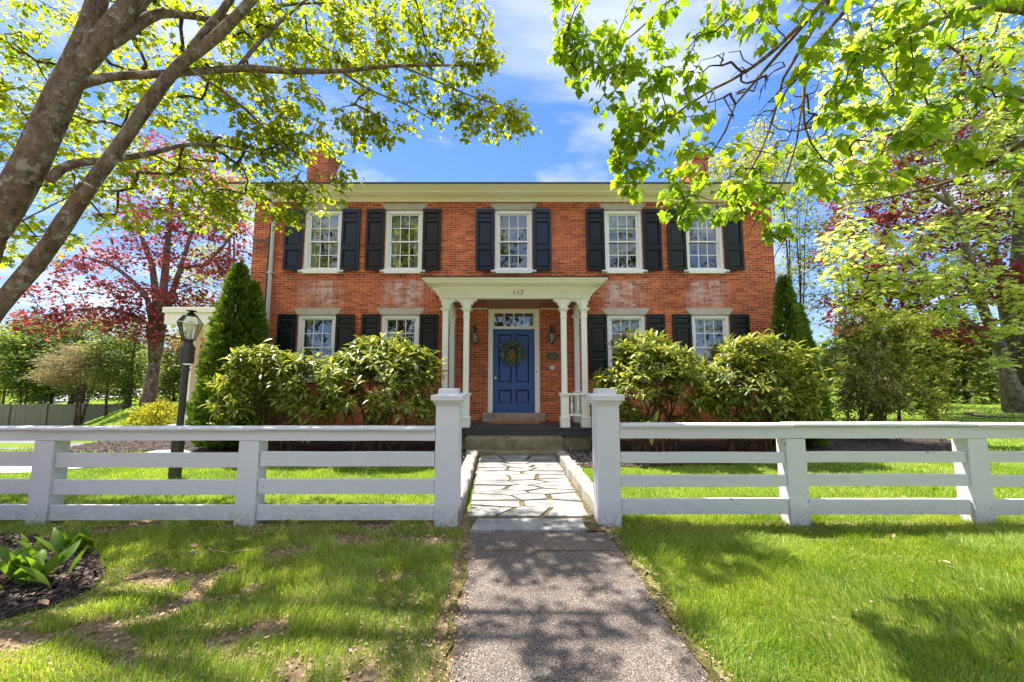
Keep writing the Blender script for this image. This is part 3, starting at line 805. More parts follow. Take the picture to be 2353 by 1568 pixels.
# mulch beds
bed_l = [(-5.9, 7.55), (-4.6, 6.95), (-3.0, 6.72), (-1.6, 6.62), (-.84, 6.55), (-.84, 9.3), (-7.2, 9.3), (-7.0, 8.3)]
bed_r = [(1.03, 6.55), (2.2, 6.62), (4.5, 6.9), (6.2, 7.1), (7.4, 7.6), (9.0, 8.0), (10.4, 8.8), (10.6, 10.2), (8.0, 10.6), (1.03, 9.3)]
bed_h = [G(-60, 1448), G(20, 1422), G(120, 1395), G(205, 1360), G(245, 1322), G(225, 1285), G(150, 1250), G(60, 1236), (-5.9, 3.75), (-6.2, 3.0), (-5.6, 2.3), (-4.6, 2.1)]
bed_f = [(-9.4, 8.0), (-7.9, 7.9), (-6.9, 8.25), (-7.2, 9.3), (-9.8, 9.4)]
for pts in (bed_l, bed_r, bed_h, bed_f):
    sheet('mulch_bed', pts, .020, 'mulch', wob=.02, rng=rg)
tr = [(19.4 + 2.0 * math.cos(a), 14.6 + 1.3 * math.sin(a)) for a in np.linspace(0, 2 * math.pi, 20)[:-1]]
sheet('mulch_bed', tr, .012, 'mulch', wob=.03, rng=rg)
sheet('driveway', [(-60, 8.6), (-22, 8.3), (-10.5, 8.25), (-8.2, 8.35), (-8.0, 9.2), (-10, 10.2), (-20, 10.4), (-60, 11)], .006, 'driveway')
sheet('side_walk', [(-14, 5.75), (-9.5, 5.95), (-7.6, 6.2), (-6.75, 6.75), (-6.45, 7.5), (-6.5, 8.6), (-7.1, 9.1), (-7.35, 8.2), (-7.35, 7.5), (-7.7, 6.95), (-9.6, 6.6), (-14, 6.5)], .012, 'concrete', wob=.01, rng=rg)

def inside(poly, x, y):
    x = np.asarray(x); y = np.asarray(y); c = np.zeros(x.shape, bool)
    for (x0, y0), (x1, y1) in zip(poly, poly[1:] + poly[:1]):
        if y0 == y1: continue
        c ^= ((y0 > y) != (y1 > y)) & (x < (x1 - x0) * (y - y0) / (y1 - y0) + x0)
    return c
def chips(name, polys, n, material, size, z0=.024, lift=.02, seed=0, xr=None, yr=None, kind='stuff'):
    r = np.random.default_rng(seed); P_ = []
    for poly, k in zip(polys, n):
        xs = [q[0] for q in poly]; ys = [q[1] for q in poly]
        x = r.uniform(min(xs), max(xs), k * 3); y = r.uniform(min(ys), max(ys), k * 3)
        ok = inside(poly, x, y); x = x[ok][:k]; y = y[ok][:k]
        P_.append(np.stack([x, y, z0 + gz(x, y) + r.random(len(x)) * lift], 1))
    p = np.concatenate(P_); k = len(p)
    tip = r.normal(0, 1, (k, 3)); tip[:, 2] *= .25
    nor = r.normal(0, .35, (k, 3)); nor[:, 2] += 1
    me = leaf_mesh(name, T_DIA, p, tip, nor, size * r.uniform(.5, 1.6, k))
    return tag(link_mesh(name, me, material), kind=kind)
chips('mulch_chips', [bed_l, bed_r, bed_h, bed_f], [6200, 7000, 9500, 1600], 'chip', .032, seed=5)
gr_l = [(-1.5, 7.0), (-.84, 6.6), (-.84, 7.9), (-1.9, 7.9)]; gr_r = [(1.03, 6.6), (1.5, 6.9), (1.9, 7.8), (1.03, 7.9)]
chips('gravel', [gr_l, gr_r], [900, 900], 'gravel', .035, seed=6)
edge_l = [(path_l(y) - .16, y) for y in np.linspace(1.6, 3.9, 12)] + [(path_l(y) + .10, y) for y in np.linspace(3.9, 1.6, 12)]
edge_r = [(path_r(y) - .06, y) for y in np.linspace(1.6, 4.4, 12)] + [(path_r(y) + .14, y) for y in np.linspace(4.4, 1.6, 12)]
chips('path_crumbs', [edge_l, edge_r], [1300, 1100], 'dead_leaf', .014, z0=.014, lift=.012, seed=8)
under = [(-8, 3.80), (-.8, 3.80), (-.8, 4.16), (-8, 4.16)]; under2 = [(1.12, 3.80), (8, 3.80), (8, 4.14), (1.12, 4.14)]
left_lawn = [(-5, 1.6), (-.5, 1.6), (-.6, 4.0), (-5, 4.0)]; right_lawn = [(1.0, 1.6), (5.5, 1.6), (5.5, 4.0), (1.0, 4.0)]
chips('thatch', [under, under2, left_lawn, right_lawn], [5500, 4200, 12000, 1200], 'dead_leaf', .020, z0=.004, lift=.014, seed=9)
def litter(n, seed):
    r = np.random.default_rng(seed)
    x = np.concatenate([r.uniform(-4.4, -.5, n), r.uniform(1.0, 5, n // 2), r.uniform(1.0, 6, n // 3)]); y = np.concatenate([r.uniform(2.0, 4.1, n), r.uniform(2, 4.1, n // 2), r.uniform(4.4, 6.5, n // 3)])
    k = len(x); p = np.stack([x, y, .045 + r.random(k) * .02], 1)
    tip = r.normal(0, 1, (k, 3)); tip[:, 2] *= .3
    nor = r.normal(0, .4, (k, 3)); nor[:, 2] += 1
    return tag(link_mesh('leaf_litter', leaf_mesh('leaf_litter', T_OVAL, p, tip, nor, .055 * r.uniform(.5, 1.5, k)), 'dead_leaf'), kind='stuff')
litter(34, 12)
tw = P(575, 1275, 3.2); r_ = np.random.default_rng(91)
tp = [(G(478, 1277)[0] + (G(668, 1262)[0] - G(478, 1277)[0]) * t, G(478, 1277)[1] + (G(668, 1262)[1] - G(478, 1277)[1]) * t - .12 * math.sin(3.1 * t) + r_.normal(0, .006), .055 + r_.normal(0, .006)) for t in np.linspace(0, 1, 12)]
tag(MB().tube(tp, [.0045 - .0002 * i for i in range(12)], 5).build('fallen_twig', 'dead_leaf', smooth=True), 'thin curved twig fallen on the lawn left of the front walk', 'twig')

# ------------------------------------------------------------------ grass blades
def bare(x, y):
    """0 = thick turf, 1 = bare; the strip left of the walk is worn"""
    n = .6 * vnoise(x * 2.1, y * 3.0, 3) + .4 * vnoise(x * 5.5 + 7, y * 7.0, 9)
    left = sstep(-.2, -.7, x)
    thr = .68 * left + .86 * (1 - left)
    near_f = np.exp(-((y - 3.97) / .14) ** 2)
    return np.clip((n - thr + .10) / .14, 0, 1) * sstep(4.7, 4.2, y) + near_f * .5
def grass(n, xr, yr, h, wd, seed, allow, power=1.0, sharp=1.0):
    r = np.random.default_rng(seed)
    x = r.uniform(*xr, n); y = yr[0] + (yr[1] - yr[0]) * r.random(n) ** power
    ok = allow(x, y) & (r.random(n) > bare(x, y))
    x = x[ok]; y = y[ok]; k = len(x)
    tuft = vnoise(x * 4.5, y * 4.5, 21) * .7 + vnoise(x * 1.3, y * 1.3, 5) * .6
    hh = h * (.35 + .75 * tuft + .9 * np.clip(vnoise(x * 3.1, y * 3.1, 77) - .62, 0, 1)) * r.uniform(.5, 1.35, k)
    a = r.random(k) * 2 * math.pi; lean = r.uniform(.15, .75, k)
    la = vnoise(x * 1.7, y * 1.7, 33) * 9 + r.normal(0, .8, k)
    d = np.stack([np.cos(la), np.sin(la), np.zeros(k)], 1) * lean[:, None]
    sd = np.stack([np.cos(a), np.sin(a), np.zeros(k)], 1) * (wd * r.uniform(.6, 1.4, k))[:, None]
    b = np.stack([x, y, gz(x, y) - .004], 1); up = np.array([0, 0, 1.0])
    H = hh[:, None]
    v = np.stack([b - sd, b + sd, b + d * H * .28 + up * H * .6 + sd * .75, b + d * H * .28 + up * H * .6 - sd * .75, b + d * H + up * H * (1 - .28 * lean[:, None])], 1)
    o = (np.arange(k) * 5)[:, None]
    return v.reshape(-1, 3), np.array([[0, 1, 2, 3]]) + o, np.array([[3, 2, 4]]) + o
def allow(x, y):
    on_path = (x > path_l(y) - .04 - .06 * vnoise(x * 0 + 3, y * 6, 2)) & (x < path_r(y) + .03 + .06 * vnoise(x * 0 + 9, y * 6, 4)) & (y < 4.3)
    walk = (x > -.86) & (x < 1.11) & (y >= 3.9)
    house = (y > 9.2) & (np.abs(x) < 6.7)
    g = ~(on_path | walk | house)
    for q in (bed_l, bed_r, bed_h, bed_f): g &= ~inside(q, x, y)
    dr = [(-60, 8.6), (-22, 8.3), (-10.5, 8.25), (-8.2, 8.35), (-8.0, 9.2), (-10, 10.2), (-20, 10.4), (-60, 11)]
    sw = [(-14, 5.75), (-9.5, 5.95), (-7.6, 6.2), (-6.75, 6.75), (-6.45, 7.5), (-6.5, 8.6), (-7.1, 9.1), (-7.35, 8.2), (-7.35, 7.5), (-7.7, 6.95), (-9.6, 6.6), (-14, 6.5)]
    return g & ~inside(dr, x, y) & ~inside(sw, x, y)
GV, GQ, GT, go = [], [], [], 0
for args in ((420000, (-5.4, 5.6), (1.5, 4.25), .068, .0016, 41, allow, 1.0),
             (130000, (-8.5, 8.5), (4.2, 7.6), .055, .0030, 42, allow, 1.1),
             (60000, (-15, 19), (7.4, 14), .075, .007, 43, allow, 1.0),
             (42000, (-30, 30), (13, 30), .10, .016, 44, allow, 1.0)):
    v, q, t = grass(*args)
    GV.append(v); GQ.append(q + go); GT.append(t + go); go += len(v)
gme = np_mesh('grass', np.concatenate(GV), [np.concatenate(GQ), np.concatenate(GT)])
tag(link_mesh('grass', gme, 'grass'), kind='stuff')

# ------------------------------------------------------------------ brick house
WY = 9.25                       # distance of the front wall
X0 = 0.04                       # middle of the door
HX0, HX1, HY1 = -6.45, 6.50, 18.3
house = thing('brick_house', 'two storey red brick house with dark shutters, white porch and blue front door', 'house', (X0, WY, 0))
Z_EAVE = Zat(463, WY)           # underside of the cornice at the wall
uw_t, uw_b = Zat(483, WY), Zat(620, WY)
lw_t, lw_b = Zat(724, WY), Zat(869, WY)
WW = .94
cols_u = [X0 - 4.75, X0 - 2.735, X0, X0 + 2.735, X0 + 4.75]
cols_l = [X0 - 4.79, X0 - 2.76, X0 + 2.74, X0 + 4.79]
d_t, d_b = Zat(709.5, WY), Zat(949, WY)
opens = [(x - WW / 2, x + WW / 2, uw_b, uw_t) for x in cols_u] + [(x - WW / 2, x + WW / 2, lw_b, lw_t) for x in cols_l] + [(X0 - .625, X0 + .635, .30, d_t)]
xs = sorted({HX0, HX1} | {q for o in opens for q in o[:2]}); zs = sorted({0.0, Z_EAVE + .25} | {q for o in opens for q in o[2:]})
wb = MB()
for a, b in zip(xs, xs[1:]):
    for c, d in zip(zs, zs[1:]):
        mx, mz = (a + b) / 2, (c + d) / 2
        if any(o[0] < mx < o[1] and o[2] < mz < o[3] for o in opens): continue
        wb.add([(a, WY, c), (b, WY, c), (b, WY, d), (a, WY, d)], [(0, 1, 2, 3)])
RV = .16
for a, b, c, d in opens:
    wb.add([(a, WY, c), (a, WY + RV, c), (a, WY + RV, d), (a, WY, d)], [(0, 1, 2, 3)])
    wb.add([(b, WY, c), (b, WY + RV, c), (b, WY + RV, d), (b, WY, d)], [(3, 2, 1, 0)])
    wb.add([(a, WY, d), (b, WY, d), (b, WY + RV, d), (a, WY + RV, d)], [(3, 2, 1, 0)])
    wb.add([(a, WY, c), (b, WY, c), (b, WY + RV, c), (a, WY + RV, c)], [(0, 1, 2, 3)])
zt = Z_EAVE + .25
wb.add([(HX0, WY, 0), (HX0, HY1, 0), (HX0, HY1, zt), (HX0, WY, zt)], [(3, 2, 1, 0)])
wb.add([(HX1, WY, 0), (HX1, HY1, 0), (HX1, HY1, zt), (HX1, WY, zt)], [(0, 1, 2, 3)])
wb.add([(HX0, HY1, 0), (HX1, HY1, 0), (HX1, HY1, zt), (HX0, HY1, zt)], [(3, 2, 1, 0)])
wb.build('wall', 'brick', house)
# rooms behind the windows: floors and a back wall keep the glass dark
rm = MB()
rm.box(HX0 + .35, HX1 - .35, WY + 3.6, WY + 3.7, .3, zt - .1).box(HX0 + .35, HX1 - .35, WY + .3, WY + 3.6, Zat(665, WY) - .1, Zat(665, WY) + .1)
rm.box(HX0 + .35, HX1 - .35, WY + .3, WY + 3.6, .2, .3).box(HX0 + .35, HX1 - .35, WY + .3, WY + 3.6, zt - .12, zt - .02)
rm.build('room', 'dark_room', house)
# cornice all round, then the roof
ez = Zat(421.5, 8.80); o_ = WY - 8.80
h = ez - Z_EAVE
cornice = MB().rings(HX0, HX1, WY, HY1, [(.02, Z_EAVE - .02), (.02, Z_EAVE + .17 * h), (.05, Z_EAVE + .18 * h), (.06, Z_EAVE + .30 * h), (.20, Z_EAVE + .34 * h), (.24, Z_EAVE + .44 * h),
                       (.27, Z_EAVE + .45 * h), (.29, Z_EAVE + .58 * h), (.40, Z_EAVE + .80 * h), (.43, Z_EAVE + .86 * h), (.45, Z_EAVE + .87 * h), (.45, Z_EAVE + 0.98 * h)]).build('cornice', 'cream', house)
rf = MB()
ro = .47; rz = ez; rg_z = rz + 4.95 * math.tan(R(21)); my = (WY + HY1) / 2
rf.add([(HX0 - ro, WY - ro, rz - .015), (HX1 + ro, WY - ro, rz - .015), (HX1 + ro, HY1 + ro, rz - .015), (HX0 - ro, HY1 + ro, rz - .015),
        (HX0 - ro, WY - ro, rz + .02), (HX1 + ro, WY - ro, rz + .02), (HX1 + ro, HY1 + ro, rz + .02), (HX0 - ro, HY1 + ro, rz + .02),
        (HX0 + 4.2, my, rg_z), (HX1 - 4.2, my, rg_z)],
       [(0, 3, 2, 1), (0, 1, 5, 4), (1, 2, 6, 5), (2, 3, 7, 6), (3, 0, 4, 7), (4, 5, 9, 8), (6, 7, 8, 9), (5, 6, 9), (7, 4, 8)])
roof = rf.build('roof', 'roof', house)
for xa, xb, yt in ((705, 768, 345), (1583, 1645, 352)):
    cy = 12.1; a, b = Xat(xa, 400, cy), Xat(xb, 400, cy); zt_ = Zat(yt, cy)
    b -= .24; cb = MB().box(a, b, cy, cy + .75, rz + .6, zt_ - .22).box(a - .03, b + .03, cy - .03, cy + .78, zt_ - .22, zt_ - .09).box(a - .055, b + .055, cy - .055, cy + .805, zt_ - .09, zt_)
    ch_ = cb.build('chimney', 'brick', roof)

# windows: one of each storey, then copies
def make_window(zb, zt, sill):
    h = zt - zb; hw = WW / 2
    f = MB(); y0, y1 = .02, .13; c = .085
    f.box(-hw + .004, -hw + c, y0, y1, .004, h - .004).box(hw - c, hw - .004, y0, y1, .004, h - .004)
    f.box(-hw + c, hw - c, y0, y1, h - c, h - .004).box(-hw + c, hw - c, y0 + .01, y1, .004, .035)
    f.box(-hw + c, -hw + c + .018, y0 + .035, y1 - .005, .035, h - c).box(hw - c - .018, hw - c, y0 + .035, y1 - .005, .035, h - c)
    win = f.build('window', 'white', house, bevel=.004)
    a, b = -hw + c + .019, hw - c - .019; z0, z1 = .036, h - c - .001; zm = (z0 + z1) / 2
    def sash(za, zb_, y, low):
        s = MB(); t = .030; r = .042 if low else .032; m = .009
        s.box(a, a + t, y, y + .035, za, zb_).box(b - t, b, y, y + .035, za, zb_)
        s.box(a + t, b - t, y, y + .035, za, za + r).box(a + t, b - t, y, y + .035, zb_ - .032, zb_)
        for k in (1, 2):
            x = a + t + (b - a - 2 * t) * k / 3; s.box(x - m, x + m, y + .006, y + .03, za + r, zb_ - .032)
        z = (za + r + zb_ - .032) / 2; s.box(a + t, b - t, y + .008, y + .028, z - m, z + m)
        s.build('sash', 'white', win)
        MB().add([(a + t - .003, y + .02, za + r - .003), (b - t + .003, y + .02, za + r - .003), (b - t + .003, y + .02, zb_ - .029), (a + t - .003, y + .02, zb_ - .029)], [(0, 1, 2, 3)]).build('pane', 'glass', win)
    sash(zm - .02, z1, .062, False); sash(z0, zm + .015, .10, True)
    MB().box(-hw - .09, hw + .09, -.055, .0195, -.105, .003).build('sill', 'white' if sill else 'lintel', win, bevel=.006)
    lt = h + .002
    MB().prism([(-hw - .015, lt), (hw + .015, lt), (hw + .125, lt + .165), (-hw - .125, lt + .165)], -.012, .10, 'y').build('lintel', 'lintel', win)
    return win
def shutter_mesh(h, w_=.455):
    s = MB(); st = .062; y0, y1 = -.062, -.022
    s.box(-w_ / 2, -w_ / 2 + st, y0, y1, 0, h).box(w_ / 2 - st, w_ / 2, y0, y1, 0, h)
    fr = [(.0, .03), (.325, .425), (.79, .835), (.935, 1.0)]
    fr = [(0, .035), (.323, .40), (.786, .834), (.936, 1.0)]
    for a, b in fr: s.box(-w_ / 2 + st, w_ / 2 - st, y0, y1, a * h, b * h)
    for (a, b) in ((.035, .323), (.40, .786), (.834, .936)):
        x = w_ / 2 - st; za, zb = a * h, b * h
        s.box(-x, x, y0 + .024, y1, za, zb)
        e = .028; k = .014; yy = y0 + .0235
        s.add([(-x + k, yy, za + k), (x - k, yy, za + k), (x - k, yy, zb - k), (-x + k, yy, zb - k),
               (-x + k + e, y0 + .006, za + k + e), (x - k - e, y0 + .006, za + k + e), (x - k - e, y0 + .006, zb - k - e), (-x + k + e, y0 + .006, zb - k - e)],
              [(0, 1, 5, 4), (1, 2, 6, 5), (2, 3, 7, 6), (3, 0, 4, 7), (4, 5, 6, 7)])
    return s
def curtain(win, kind, h):
    hw = WW / 2 - .11; rr = np.random.default_rng(int(h * 1000) + len(kind))
    def cloth(x0, x1, z0, z1, folds, amp, y=.20, scallop=0):
        n = 40; vs, fs = [], []
        for i in range(n + 1):
            x = x0 + (x1 - x0) * i / n
            yy = y + amp * math.sin(folds * i / n * 2 * math.pi + 1) + rr.normal(0, .002)
            zl = z0 + (scallop * abs(math.sin(math.pi * i / n * 4)) if scallop else 0)
            vs += [(x, yy, zl), (x, yy, z1)]
        for i in range(n): fs.append((2 * i, 2 * i + 2, 2 * i + 3, 2 * i + 1))
        MB().add(vs, fs).build('curtain', 'curtain', win)
    if kind == 'blind': cloth(-hw, hw, h * .66, h - .05, 1, .002)
    if kind == 'half_blind': cloth(-hw, hw, h * .72, h - .05, 1, .002); cloth(-hw, -hw + .17, .03, h * .72, 4, .014)
    if kind == 'lace': cloth(-hw, -hw + .20, .03, h - .05, 4, .016); cloth(hw - .16, hw, .03, h - .05, 3, .016); cloth(-hw, hw, h * .80, h - .05, 9, .010)
    if kind == 'full': cloth(-hw, hw, h * .42, h - .05, 2, .004, scallop=.05)
    if kind == 'valance': cloth(-hw, hw, h * .70, h - .05, 8, .012, scallop=.05)
    if kind == 'sides': cloth(-hw, -hw + .12, .03, h - .05, 3, .012)
first = {}
def put_window(x, zb, zt, up, cur):
    if up not in first:
        first[up] = make_window(zb, zt, up); wn_ = first[up]; wn_.location = (x, WY, zb)
    else:
        wn_ = copy_part(first[up], house, (x, WY, zb))
    return wn_
done = []
for x, c in zip(cols_u, ('half_blind', 'lace', '', 'blind', 'blind')): done.append((put_window(x, uw_b, uw_t, True, c), c, uw_t - uw_b))
for x, c in zip(cols_l, ('sides', '', 'full', 'valance')): done.append((put_window(x, lw_b, lw_t, False, c), c, lw_t - lw_b))
for wn_, c, h in done:
    if c: curtain(wn_, c, h)
for zb, zt, cols, ms in ((uw_b, uw_t, cols_u, [('shutter_navy', 'shutter_navy'), ('shutter_brown', 'shutter_brown'), ('shutter_navy', 'shutter_navy'), ('shutter', 'shutter'), ('shutter_green_refl', 'shutter_green_refl')]),
                         (lw_b, lw_t, cols_l, [('shutter', 'shutter_brown'), ('shutter_brown', 'shutter_brown'), ('shutter_green_refl', 'shutter_green_refl'), ('shutter_green_refl', 'shutter_green_refl')])):
    base = shutter_mesh(zt - zb + .03)
    for x, mm in zip(cols, ms):
        for sgn, m_ in zip((-1, 1), mm):
            so = base.build('shutter', m_, house, bevel=.003, loc=(x + sgn * (WW / 2 + .235), WY, zb - .02))
            so.rotation_euler = (0, 0, R(random.uniform(-.5, .5)))
            MB().tube([(0, -.03, -.0), (0, -.06, -.03), (-sgn * .03, -.065, -.055), (-sgn * .26, -.068, -.06)], .013, 6).build('shutter_hook', 'iron', so)

# front door in its casing
hw = .625; c = .12; fy = WY + .03
MB().box(X0 - hw + .003, X0 - hw + c, fy, fy + .12, d_b, d_t - .003).box(X0 + hw - c + .007, X0 + hw + .007, fy, fy + .12, d_b, d_t - .003).box(X0 - hw + c, X0 + hw - c + .007, fy, fy + .12, d_t - .085, d_t - .003).build('door_frame', 'porch_cream', house, bevel=.006)
dx0, dx1 = X0 - hw + c + .002, X0 + hw - c + .005
tz0, tz1 = Zat(753, WY + .06), Zat(720, WY + .06); dz1 = Zat(756.5, WY + .06)
tb = MB(); ty = fy + .035
tb.box(dx0, dx1, ty, ty + .05, dz1 + .003, tz0 + .03).box(dx0, dx1, ty, ty + .05, tz1 - .0, d_t - .087).box(dx0, dx0 + .03, ty, ty + .05, tz0 + .03, tz1).box(dx1 - .03, dx1, ty, ty + .05, tz0 + .03, tz1)
for k in (1, 2, 3):
    x = dx0 + .03 + (dx1 - dx0 - .06) * k / 4; tb.box(x - .011, x + .011, ty + .008, ty + .04, tz0 + .03, tz1)
trn = tb.build('transom', 'porch_cream', house)
MB().add([(dx0 + .028, ty + .025, tz0 + .028), (dx1 - .028, ty + .025, tz0 + .028), (dx1 - .028, ty + .025, tz1 + .002), (dx0 + .028, ty + .025, tz1 + .002)], [(0, 1, 2, 3)]).build('pane', 'glass', trn)
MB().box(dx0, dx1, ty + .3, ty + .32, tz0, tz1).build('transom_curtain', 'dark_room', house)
dh = dz1 - d_b; dw = dx1 - dx0; dy = fy + .05
st = .135
db = MB(); yb = dy + .045
xm = (dx0 + dx1) / 2
db.box(dx0, dx0 + st, dy, yb, d_b, dz1).box(dx1 - st, dx1, dy, yb, d_b, dz1).box(xm - .05, xm + .05, dy, yb, d_b, dz1)
pz = [(0, .105), (.27, .36), (.935, 1)]
for a, b in pz:
    db.box(dx0 + st, xm - .05, dy, yb, d_b + a * dh, d_b + b * dh).box(xm + .05, dx1 - st, dy, yb, d_b + a * dh, d_b + b * dh)
gv = MB()
for xa, xb in ((dx0 + st, xm - .05), (xm + .05, dx1 - st)):
    for a, b in ((.105, .27), (.36, .935)):
        za, zb = d_b + a * dh, d_b + b * dh
        db.box(xa, xb, dy + .027, yb, za, zb)
        e = .034
        gv.add([(xa, dy + .003, za), (xb, dy + .003, za), (xb, dy + .003, zb), (xa, dy + .003, zb), (xa + e, dy + .0255, za + e), (xb - e, dy + .0255, za + e), (xb - e, dy + .0255, zb - e), (xa + e, dy + .0255, zb - e)],
               [(0, 1, 5, 4), (1, 2, 6, 5), (2, 3, 7, 6), (3, 0, 4, 7)])
door = db.build('door', 'door', house)
HI = Matrix.Identity(4)
gv.build('panel_moulding', 'door_groove', door).matrix_parent_inverse = HI
kz = Zat(869, WY)
kn = MB().lathe([(.030, 0), (.030, .006), (.012, .01), (.012, .035), (.026, .042), (.033, .058), (.028, .075), (.010, .083)], n=14).build('doorknob', 'porcelain', door, smooth=True)
kn.matrix_parent_inverse = HI; kn.location = (dx0 + .065, dy - .001, kz); kn.rotation_euler = (R(90), 0, 0)
MB().box(X0 - .735, X0 + .745, WY - .14, WY + .20, .478, d_b - .002).build('threshold', 'threshold', house, bevel=.012)

# ---- porch: deck, posts, railings, roof
DZ = .475; DYF = 8.04; DH = 1.64
dk = MB()
nb = 30
for k in range(nb):
    a = X0 - DH + 2 * DH * k / nb; dk.box(a + .003, a + 2 * DH / nb - .003, DYF - .02, WY - .002, DZ - .025, DZ)
dk.box(X0 - DH + .02, X0 + DH - .02, DYF, DYF + .04, DZ - .165, DZ - .026)
for sx in (-1, 1): dk.box(X0 + sx * (DH - .04) - .02, X0 + sx * (DH - .04) + .02, DYF + .04, WY - .002, DZ - .165, DZ - .026)
dk.box(X0 - DH + .01, X0 + DH - .01, DYF - .012, DYF - .001, DZ - .052, DZ - .026)
dk.build('porch_floor', 'deck', house)
for xa, xb in ((X0 - DH + .05, X0 - .99), (X0 + .99, X0 + DH - .05)): MB().box(xa, xb, DYF + .05, WY - .004, -.05, DZ - .17).build('porch_foundation', 'granite_step', house, bevel=.02)
s1 = MB().box(X0 - .96, X0 + .96, 7.68, 8.03, -.03, .325).build('granite_step', 'granite_step', bevel=.022)
tag(s1, 'long mossy granite step right below the dark porch floor', 'step', 'granite steps up to the porch')
s2 = MB().box(X0 - .84, X0 + .90, 7.44, 7.675, -.03, .10).build('granite_step', 'granite_step', bevel=.015)
tag(s2, 'low narrow granite step at the head of the flagstones', 'step', 'granite steps up to the porch')

PZT = 3.20                     # underside of the frieze
zc = Zat(709, 8.13)
def post_mesh(full=True, cap=zc):
    p = MB(); b = .098
    p.box(-b, b, -b, b, DZ, .66).box(-b - .012, b + .012, -b - .012, b + .012, .66, .675).box(-b, b, -b, b, .675, .695)
    p.box(-.083, .083, -.083, .083, .695, 1.115).box(-.10, .10, -.10, .10, 1.115, 1.15).box(-.118, .118, -.118, .118, 1.15, 1.18)
    s = .060; k = .010
    octa = [(-s + k, -s), (s - k, -s), (s, -s + k), (s, s - k), (s - k, s), (-s + k, s), (-s, s - k), (-s, -s + k)]
    p.prism(octa, 1.18, cap - .20, 'z')
    p.box(-.072, .072, -.072, .072, cap - .20, cap - .175)
    for z0, z1, r0, r1 in ((cap - .175, cap - .07, .060, .066), (cap - .07, cap - .02, .066, .105), (cap - .02, cap, .112, .112)):
        p.add([(-r0, -r0, z0), (r0, -r0, z0), (r0, r0, z0), (-r0, r0, z0), (-r1, -r1, z1), (r1, -r1, z1), (r1, r1, z1), (-r1, r1, z1)], [(0, 3, 2, 1), (4, 5, 6, 7), (0, 1, 5, 4), (1, 2, 6, 5), (2, 3, 7, 6), (3, 0, 4, 7)])
    p.box(-.062, .062, -.062, .062, cap, PZT - .003)
    return p
posts_x = [X0 - 1.465, X0 - 1.015, X0 + 1.065, X0 + 1.50]
pm = post_mesh()
p0 = pm.build('porch_post', 'porch_cream', house, bevel=.004, loc=(posts_x[0], 8.16, 0))
for x in posts_x[1:]: copy_part(p0, house, (x, 8.16, 0))
for x in (posts_x[0], posts_x[3]): copy_part(p0, house, (x, 9.10, 0))
# scalloped brackets beside each post head and up the frieze
def bracket(sgn, wd=.20):
    out = [(0, 0), (sgn * wd, 0)]
    pts = [(1.0, -.035), (.93, -.06), (.84, -.055), (.80, -.02), (.74, -.03), (.68, -.075), (.58, -.085), (.52, -.055), (.46, -.07), (.42, -.13), (.32, -.145), (.27, -.11), (.20, -.13), (.17, -.19), (.08, -.235), (0, -.235)]
    out += [(sgn * wd * a, b) for a, b in pts]
    if sgn < 0: out = out[::-1]
    return MB().prism(out, -.03, .03, 'y')
for x, sides in zip(posts_x, ((1,), (-1, 1), (-1, 1), (-1,))):
    for sg in sides:
        bracket(sg, .155).build('porch_bracket', 'porch_cream', house, loc=(x + sg * .063, 8.16, PZT - .004))
for x, sg in ((posts_x[0], -1), (posts_x[3], 1)):       # outer brackets reach out under the cornice
    o = MB().prism([(0, .245), (sg * .26, .245), (sg * .255, .215), (sg * .19, .20), (sg * .185, .15), (sg * .13, .13), (sg * .12, .07), (sg * .075, .05), (sg * .07, -.02), (sg * .03, -.05), (sg * .03, -.12), (0, -.16)][::sg], -.03, .03, 'y')
    o.build('porch_bracket', 'porch_cream', house, loc=(x + sg * .069, 8.16, PZT))
    for yy, sg2 in ((8.16, 1), (9.10, -1)):
        q = bracket(sg2, .155).build('porch_bracket', 'porch_cream', house, loc=(x, yy + sg2 * .063, PZT - .004)); q.rotation_euler = (0, 0, R(90))
# railings: front corners and sides
def rail(xa, ya, xb, yb):
    L = math.hypot(xb - xa, yb - ya); o = MB().box(0, L, -.035, .035, 1.135, 1.178).build('porch_railing', 'porch_cream', house, bevel=.006, loc=(xa, ya, 0)); o.rotation_euler = (0, 0, math.atan2(yb - ya, xb - xa))
    MB().box(0, L, -.028, .028, .70, .745).build('bottom_rail', 'porch_cream', o, bevel=.006)
    n = max(2, int(L / .115)); b = MB().lathe([(.020, .745), (.020, .80), (.026, .81), (.018, .83), (.027, .87), (.030, .91), (.022, .97), (.015, 1.0), (.014, 1.03), (.022, 1.05), (.015, 1.06), (.021, 1.08), (.021, 1.135)], n=10)
    for k in range(n):
        q = b.build('baluster', 'porch_cream', o, smooth=True); q.location = (L * (k + .5) / n, 0, 0)
for a, b in ((posts_x[0], posts_x[1]), (posts_x[2], posts_x[3])): rail(a + .085, 8.16, b - .085, 8.16)
for x in (posts_x[0], posts_x[3]): rail(x, 8.245, x, 9.015)
